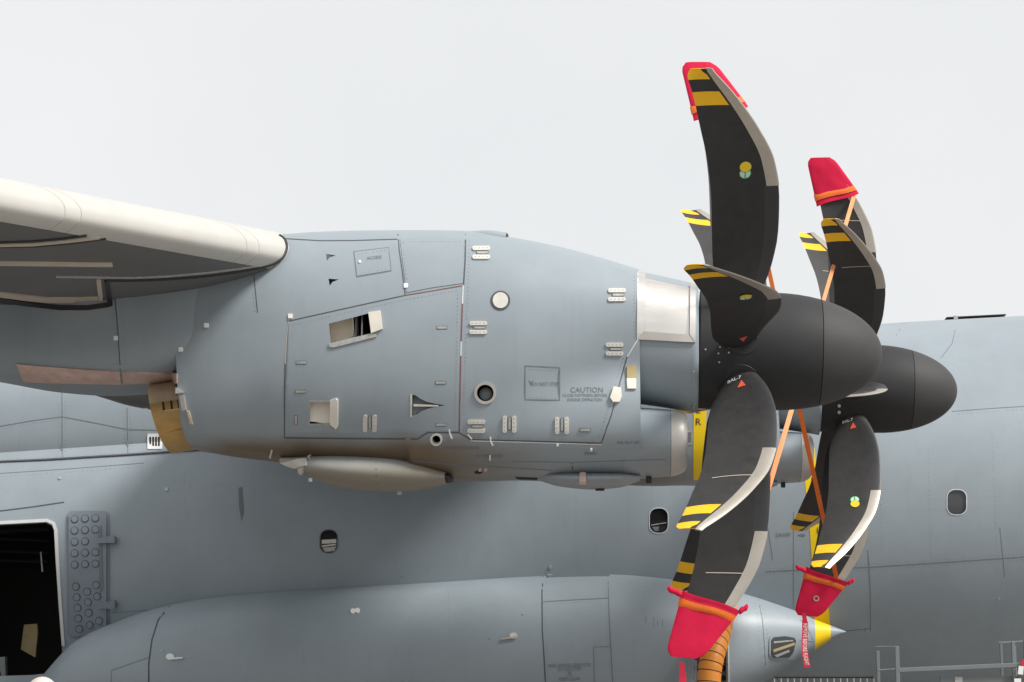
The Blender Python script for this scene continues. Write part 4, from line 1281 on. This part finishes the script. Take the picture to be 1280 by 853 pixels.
def cover(H, ang, label, s0=.835, streamer=None, knots=True, print_on=False):
    fm = frame_of(H, ang)
    vs, fs = loft(cover_rings(s0, 1.010, .010), False, True)
    o = mesh("tip_cover", [v for v in vs], fs, M['red'])
    o.matrix_world = fm
    tag(o, label, "propeller cover", COVER_GROUP)
    autosmooth(o, 60)
    def kid(name, vs, fs, mt, sm=60):
        c = mesh(name, vs, fs, mt)
        c.parent = o
        autosmooth(c, sm)
        return c
    vs, fs = loft(cover_rings(s0 + .010, s0 + .034, .020, k=3, amp=.5), False, False)
    kid("band", vs, fs, M['orange'])
    vs, fs = loft(cover_rings(s0 - .010, s0 + .010, .013, k=2, amp=.5), False, False)
    kid("hem", vs, fs, M['red'])
    if knots:
        for x0, sx in ((fTE(s0) - .02, -1), (fLE(s0) + .02, 1))[:1 if knots == 'one' else 2]:
            k = 10; rings = []
            for q in range(7):
                f = q / 6.
                r = .75 * (.026 + .016 * math.sin(f * math.pi) + .008 * math.sin(f * 9)) * (1 if f < .95 else .6)
                c = Vector((x0 + sx * f * (.13 if sx < 0 else .08), .01, s0 * RB - (.01 + f * .05) + (.075 if sx > 0 else -.055)))
                rings.append([c + Vector((0, r * .7 * math.cos(2 * math.pi * j / k), r * math.sin(2 * math.pi * j / k))) for j in range(k)])
            vs, fs = loft(rings)
            kid("tie_knot", vs, fs, M['red'])
    if print_on:
        pts = disc(fTE(.93) + .17, .93 * RB, .035, 14)
        for side in (1, -1):
            rb = BVHTree.FromPolygons([v.co.copy() for v in o.data.vertices], [list(p.vertices) for p in o.data.polygons])
            vv = []
            for x, z in pts:
                l, n_, i, d = rb.ray_cast(Vector((x, side * 1.0, z)), Vector((0, -side, 0)))
                if l is None: l = Vector((x, 0, z))
                vv.append(l + Vector((0, side * .004, 0)))
            n_ = len(vv)
            inner = [v.lerp(sum(vv, Vector()) / n_, .4) for v in vv]
            c = mesh("print_mark", vv + inner, [(k, (k + 1) % n_, (k + 1) % n_ + n_, k + n_) for k in range(n_)], M['heat']); c.parent = o
    return o
c_top1 = cover(H1, A1, "red cloth cover on the topmost blade tip, peeping out behind a bare striped blade", knots=False)
c_bot1 = cover(H1, A1 + 180, "large bright red cloth cover on the lowest blade tip, above the orange hose")
c_top2 = cover(H2, A2, "red cloth cover on the upright tip of the farther propeller against the sky", knots=False)
c_bot2 = cover(H2, A2 + 180, "dark red cloth cover on the lowest tip of the farther propeller, over the yellow stripe", print_on=True)

def strap(name, a, b, wd, mt, label, group=None, sag=0.0):
    a, b = Vector(a), Vector(b)
    d = (b - a).normalized()
    side = d.cross(Vector((0, 1, 0))).normalized()
    nrm = side.cross(d).normalized()
    n = 14
    rings = []
    for k in range(n + 1):
        t = k / n
        c = a.lerp(b, t) + Vector((0, 0, -sag * 4 * t * (1 - t)))
        tw = .5 * math.sin(t * 5)
        s2 = side * math.cos(tw) + nrm * math.sin(tw); n2 = nrm * math.cos(tw) - side * math.sin(tw)
        rings.append([c + s2 * wd / 2 + n2 * .002, c - s2 * wd / 2 + n2 * .002, c - s2 * wd / 2 - n2 * .002, c + s2 * wd / 2 - n2 * .002])
    vs, fs = loft(rings)
    o = mesh(name, vs, fs, mt, None, smooth=False)
    tag(o, label, "strap", group)
    return o
def bl(H, ang, x, s, y=.01): return frame_of(H, ang) @ Vector((x, y, s * RB))
sA = bl(H2, A2, fLE(.85) - .0, .845)
sB = bl(H1, A1 + 180, fLE(.85) + .0, .85)
sC = bl(H1, A1, fLE(.85) - .08, .85)
sD = bl(H2, A2 + 180, fLE(.85) - .08, .845)
strap("tie_strap", sA, sB, .046, M['orange_pale'], "pale peach webbing strap slanting down left from the far top cover", "crossed straps tying the propellers")
strap("tie_strap", sC, sD, .050, M['orange'], "deep orange webbing strap slanting down right to the far lowest cover", "crossed straps tying the propellers")

def streamer(top, length, wd, label, text=None, lean=(0, 0)):
    top = Vector(top)
    n = 10; rings = []
    for k in range(n + 1):
        t = k / n
        c = top + Vector((lean[0] * t + .012 * math.sin(t * 7), lean[1] * t + .02 * math.sin(t * 5), -length * t))
        w2 = wd * (.7 if t < .16 else 1) / 2
        rings.append([c + Vector((w2, -.0015, 0)), c + Vector((-w2, -.0015, 0)), c + Vector((-w2, .0015, 0)), c + Vector((w2, .0015, 0))])
    vs, fs = loft(rings)
    o = mesh("streamer", vs, fs, M['red_tape'], None, smooth=False)
    tag(o, label, "streamer", "red streamers on the blade covers")
    if text:
        tv, tf2 = text2d(text)
        xs3 = [v[0] for v in tv]; L = max(xs3) - min(xs3)
        V = []
        for x, y in tv:
            t = .20 + .76 * (x - min(xs3)) / L
            c = top + Vector((lean[0] * t + .012 * math.sin(t * 7), lean[1] * t + .02 * math.sin(t * 5) - .004, -length * t))
            V.append(c + Vector((y * wd * .95, 0, 0)))
        c = bpy.data.meshes.new("lettering"); c.from_pydata([tuple(v) for v in V], [], tf2); c.materials.append(M['white'])
        q = bpy.data.objects.new("lettering", c); COL.objects.link(q); q.parent = o
    return o
s2 = bl(H2, A2 + 180, -.36, 1.02); s1 = bl(H1, A1 + 180, -.37, 1.02)
streamer(P(1004.5, 766, s2.y), .64, .072, "red warning streamer with white capitals hanging from the far cover", "REMOVE BEFORE FLIGHT", (.02, 0))
streamer(P(852, 828, s1.y), .62, .06, "plain red streamer hanging from the big near cover at bottom edge", None, (-.01, 0))

# ------------------------------------------------------------------ orange duct hose into the sponson
hose = empty("air_hose", P(885, 905, 26.2))
hose.location.z = 0.0
tag(hose, "ribbed orange ventilation hose rising into the opening of the grey fairing", "hose")
path = [P(904, 765, 27.0), P(900, 786, 26.45), P(895, 806, 26.18), P(890, 824, 26.05), P(886.5, 845, 26.0), P(885, 880, 25.95), P(885, 915, 25.9)]
gpt = P(880, 930, 25.6); path.append(Vector((gpt.x, 25.7, .19)))
dense = []
for k in range(60):
    t = k / 59. * (len(path) - 1); i = min(int(t), len(path) - 2); u = t - i
    p0, p1, p2, p3 = path[max(i - 1, 0)], path[i], path[i + 1], path[min(i + 2, len(path) - 1)]
    dense.append(.5 * ((2 * p1) + (p2 - p0) * u + (2 * p0 - 5 * p1 + 4 * p2 - p3) * u * u + (3 * p1 - p0 - 3 * p2 + p3) * u ** 3))
rings = []
rr0 = .150
for k, c in enumerate(dense):
    d = (dense[min(k + 1, 59)] - dense[max(k - 1, 0)]).normalized()
    u = d.cross(Vector((0, 1, 0))).normalized(); v = d.cross(u).normalized()
    r = rr0 * (1 + (.0 if k % 4 else -.025))
    rings.append([c + (u * math.cos(2 * math.pi * j / 28) + v * math.sin(2 * math.pi * j / 28)) * r for j in range(28)])
vs, fs = loft(rings)
ho = mesh("hose_wall", vs, fs, M['hose'], hose)
for k in range(4, 58, 4):
    c = dense[k]; d = (dense[k + 1] - dense[k - 1]).normalized()
    u = d.cross(Vector((0, 1, 0))).normalized(); v = d.cross(u).normalized()
    rg = []
    for off, r in ((-.007, rr0 * .95), (-.006, rr0 * .992), (.006, rr0 * .992), (.007, rr0 * .95)):
        rg.append([c + d * off + (u * math.cos(2 * math.pi * j / 28) + v * math.sin(2 * math.pi * j / 28)) * r for j in range(28)])
    vs, fs = loft(rg, False, False)
    mesh("hose_ring", vs, fs, M['rubber'], hose)

# ------------------------------------------------------------------ maintenance stand at the right
YT = 25.2
stand = empty("access_stand", (P(1190, 850, YT).x, YT, 0))
tag(stand, "grey steel maintenance stand with railing under the aircraft nose at right", "stand")
def sbar(px0, py0, px1, py1, wpx, y=YT, nm="stand_rail"):
    a, b = P(px0, py0, y), P(px1, py1, y)
    d = b - a; L = d.length; wd = wpx * y / F
    o = box(nm, (a + b) / 2, (wd, wd, L), M['stand'], None, None, .006)
    o.rotation_euler = d.to_track_quat('Z', 'Y').to_euler()
    attach(o, stand)
    return o
def spost(px, py, wpx, y=YT):
    a = P(px, py, y); wd = wpx * y / F
    o = box("stand_post", (a.x, a.y, a.z / 2), (wd, wd, a.z), M['stand'], stand, None, .006)
    return o
spost(1121, 808, 5, YT); spost(1097, 814, 4, YT + .5); spost(1266, 802, 4, YT)
spost(1251, 806, 3, YT + .5); spost(1268, 808, 3.2, YT + .6); spost(1281, 800, 4, YT)
sbar(1123, 838, 1284, 831, 5.5); sbar(1097, 838, 1121, 836.5, 2, YT + .3); sbar(1248, 804, 1282, 802, 2.6, YT + .3); sbar(1094, 808.5, 1120, 808.3, 1.2, YT + .5)
a = P(1175, 842, YT + .05); b = P(1275, 838, YT + .05)
pl = box("side_panel", ((a.x + b.x) / 2, YT + .08, (a.z - .06) / 2 + .15), (b.x - a.x, .05, a.z - .3), M['stand'], stand, None, .008)
pd = box("dark_panel", ((P(1124, 850, YT).x + a.x) / 2, YT + .12, .8), (a.x - P(1124, 850, YT).x - .01, .05, 1.4), M['rubber'], stand, None, .006)
bxx = P(1199, 850, YT)
box("panel_label", (bxx.x, YT + .05, bxx.z), (.09, .012, .07), M['plate'], stand)
wtag = box("warning_tag", P(1276, 838, YT - .06), (.06, .02, .10), M['white'], stand, (0, .15, 0))
box("warning_tag", P(1280, 829, YT - .06), (.07, .02, .07), M['red_tape'], stand, (0, .5, 0))
box("warning_tag", P(1272, 851, YT - .06), (.08, .02, .05), M['white'], stand)

# crowd barrier
YB = 25.4
xa, xb = P(968, 850, YB).x, P(1092, 850, YB).x
fence = empty("barrier", ((xa + xb) / 2, YB, 0))
tag(fence, "low metal barrier of thin upright bars below the aircraft belly", "barrier")
zt = P(1000, 846.5, YB).z
bar("top_rail", (xa, YB, zt), (xb, YB, zt), .014, M['rubber'], fence)
bar("bottom_rail", (xa, YB, .2), (xb, YB, .2), .014, M['barrier'], fence)
nb = 15
for k in range(nb + 1):
    x = lerp(xa, xb, k / nb)
    b_ = bar("upright_bar", (x, YB, .2 if 0 < k < nb else 0.0), (x, YB, zt - .016), .009, M['barrier'], fence, 8)

# ------------------------------------------------------------------ person whose head top shows at the lower left corner
pp = P(53, 846, 12.6)
person = empty("person", (pp.x, 12.6, 0))
tag(person, "person at bottom left corner, only the pale capped crown showing", "person")
top = pp.z
k_ = top / 1.80
jo = {'pel': (0, 0, .95), 'wai': (0, 0, 1.10), 'che': (0, .01, 1.32), 'nec': (0, .01, 1.50), 'hea': (0, -.01, 1.58), 'cro': (0, 0, 1.68), 'top': (0, .005, 1.745),
      'lsh': (-.19, .01, 1.43), 'lel': (-.25, .02, 1.14), 'lwr': (-.25, -.06, .90), 'lha': (-.25, -.10, .80), 'rsh': (.19, .01, 1.43), 'rel': (.25, .02, 1.14), 'rwr': (.25, -.06, .90), 'rha': (.25, -.10, .80),
      'lhi': (-.09, 0, .90), 'lkn': (-.10, -.01, .50), 'lan': (-.10, .02, .09), 'lto': (-.11, -.15, .04), 'rhi': (.09, 0, .90), 'rkn': (.10, -.01, .50), 'ran': (.10, .02, .09), 'rto': (.11, -.15, .04)}
rad = {'pel': (.15, .11), 'wai': (.14, .10), 'che': (.16, .12), 'nec': (.06, .06), 'hea': (.07, .085), 'cro': (.08, .098), 'top': (.05, .06), 'lsh': (.065, .065), 'rsh': (.065, .065), 'lel': (.045,) * 2, 'rel': (.045,) * 2, 'lwr': (.03,) * 2, 'rwr': (.03,) * 2, 'lha': (.035, .02), 'rha': (.035, .02),
       'lhi': (.09,) * 2, 'rhi': (.09,) * 2, 'lkn': (.06,) * 2, 'rkn': (.06,) * 2, 'lan': (.045,) * 2, 'ran': (.045,) * 2, 'lto': (.035,) * 2, 'rto': (.035,) * 2}
ed = [('pel', 'wai'), ('wai', 'che'), ('che', 'nec'), ('nec', 'hea'), ('hea', 'cro'), ('cro', 'top'), ('che', 'lsh'), ('lsh', 'lel'), ('lel', 'lwr'), ('lwr', 'lha'), ('che', 'rsh'), ('rsh', 'rel'), ('rel', 'rwr'), ('rwr', 'rha'), ('pel', 'lhi'), ('lhi', 'lkn'), ('lkn', 'lan'), ('lan', 'lto'), ('pel', 'rhi'), ('rhi', 'rkn'), ('rkn', 'ran'), ('ran', 'rto')]
names = list(jo)
me = bpy.data.meshes.new("body")
me.from_pydata([tuple(Vector(jo[n]) * k_) for n in names], [(names.index(a), names.index(b)) for a, b in ed], [])
body = bpy.data.objects.new("body", me); COL.objects.link(body)
body.location = person.location
md = body.modifiers.new("skin", 'SKIN'); md.use_smooth_shade = True
for i, n in enumerate(names):
    me.skin_vertices[0].data[i].radius = rad[n]
    me.skin_vertices[0].data[i].use_root = (n == 'pel')
body.modifiers.new("sub", 'SUBSURF').levels = 2
dg = bpy.context.evaluated_depsgraph_get(); dg.update()
me2 = bpy.data.meshes.new_from_object(body.evaluated_get(dg))
body.modifiers.clear(); body.data = me2; me2.name = "body"
me2.materials.clear()
me2.materials.append(M['skin']); me2.materials.append(M['cloth'])
for p in me2.polygons:
    z = p.center.z / k_
    p.material_index = 1 if (z < 1.47 and z > .90) or (z <= .90 and abs(p.center.x) < .2 * k_) else 0
attach(body, person)
# cap
zc = top - .115
rings = []
for q in range(9):
    a = q / 8. * math.pi / 2
    rings.append([Vector((.100 * math.cos(a) * math.cos(2 * math.pi * j / 28), .122 * math.cos(a) * math.sin(2 * math.pi * j / 28), zc + .115 * math.sin(a))) + Vector((pp.x, 12.6, 0)) for j in range(28)])
vs, fs = loft(rings)
mesh("cap", vs, fs, M['cap'], person)

print("objects", len(bpy.data.objects))
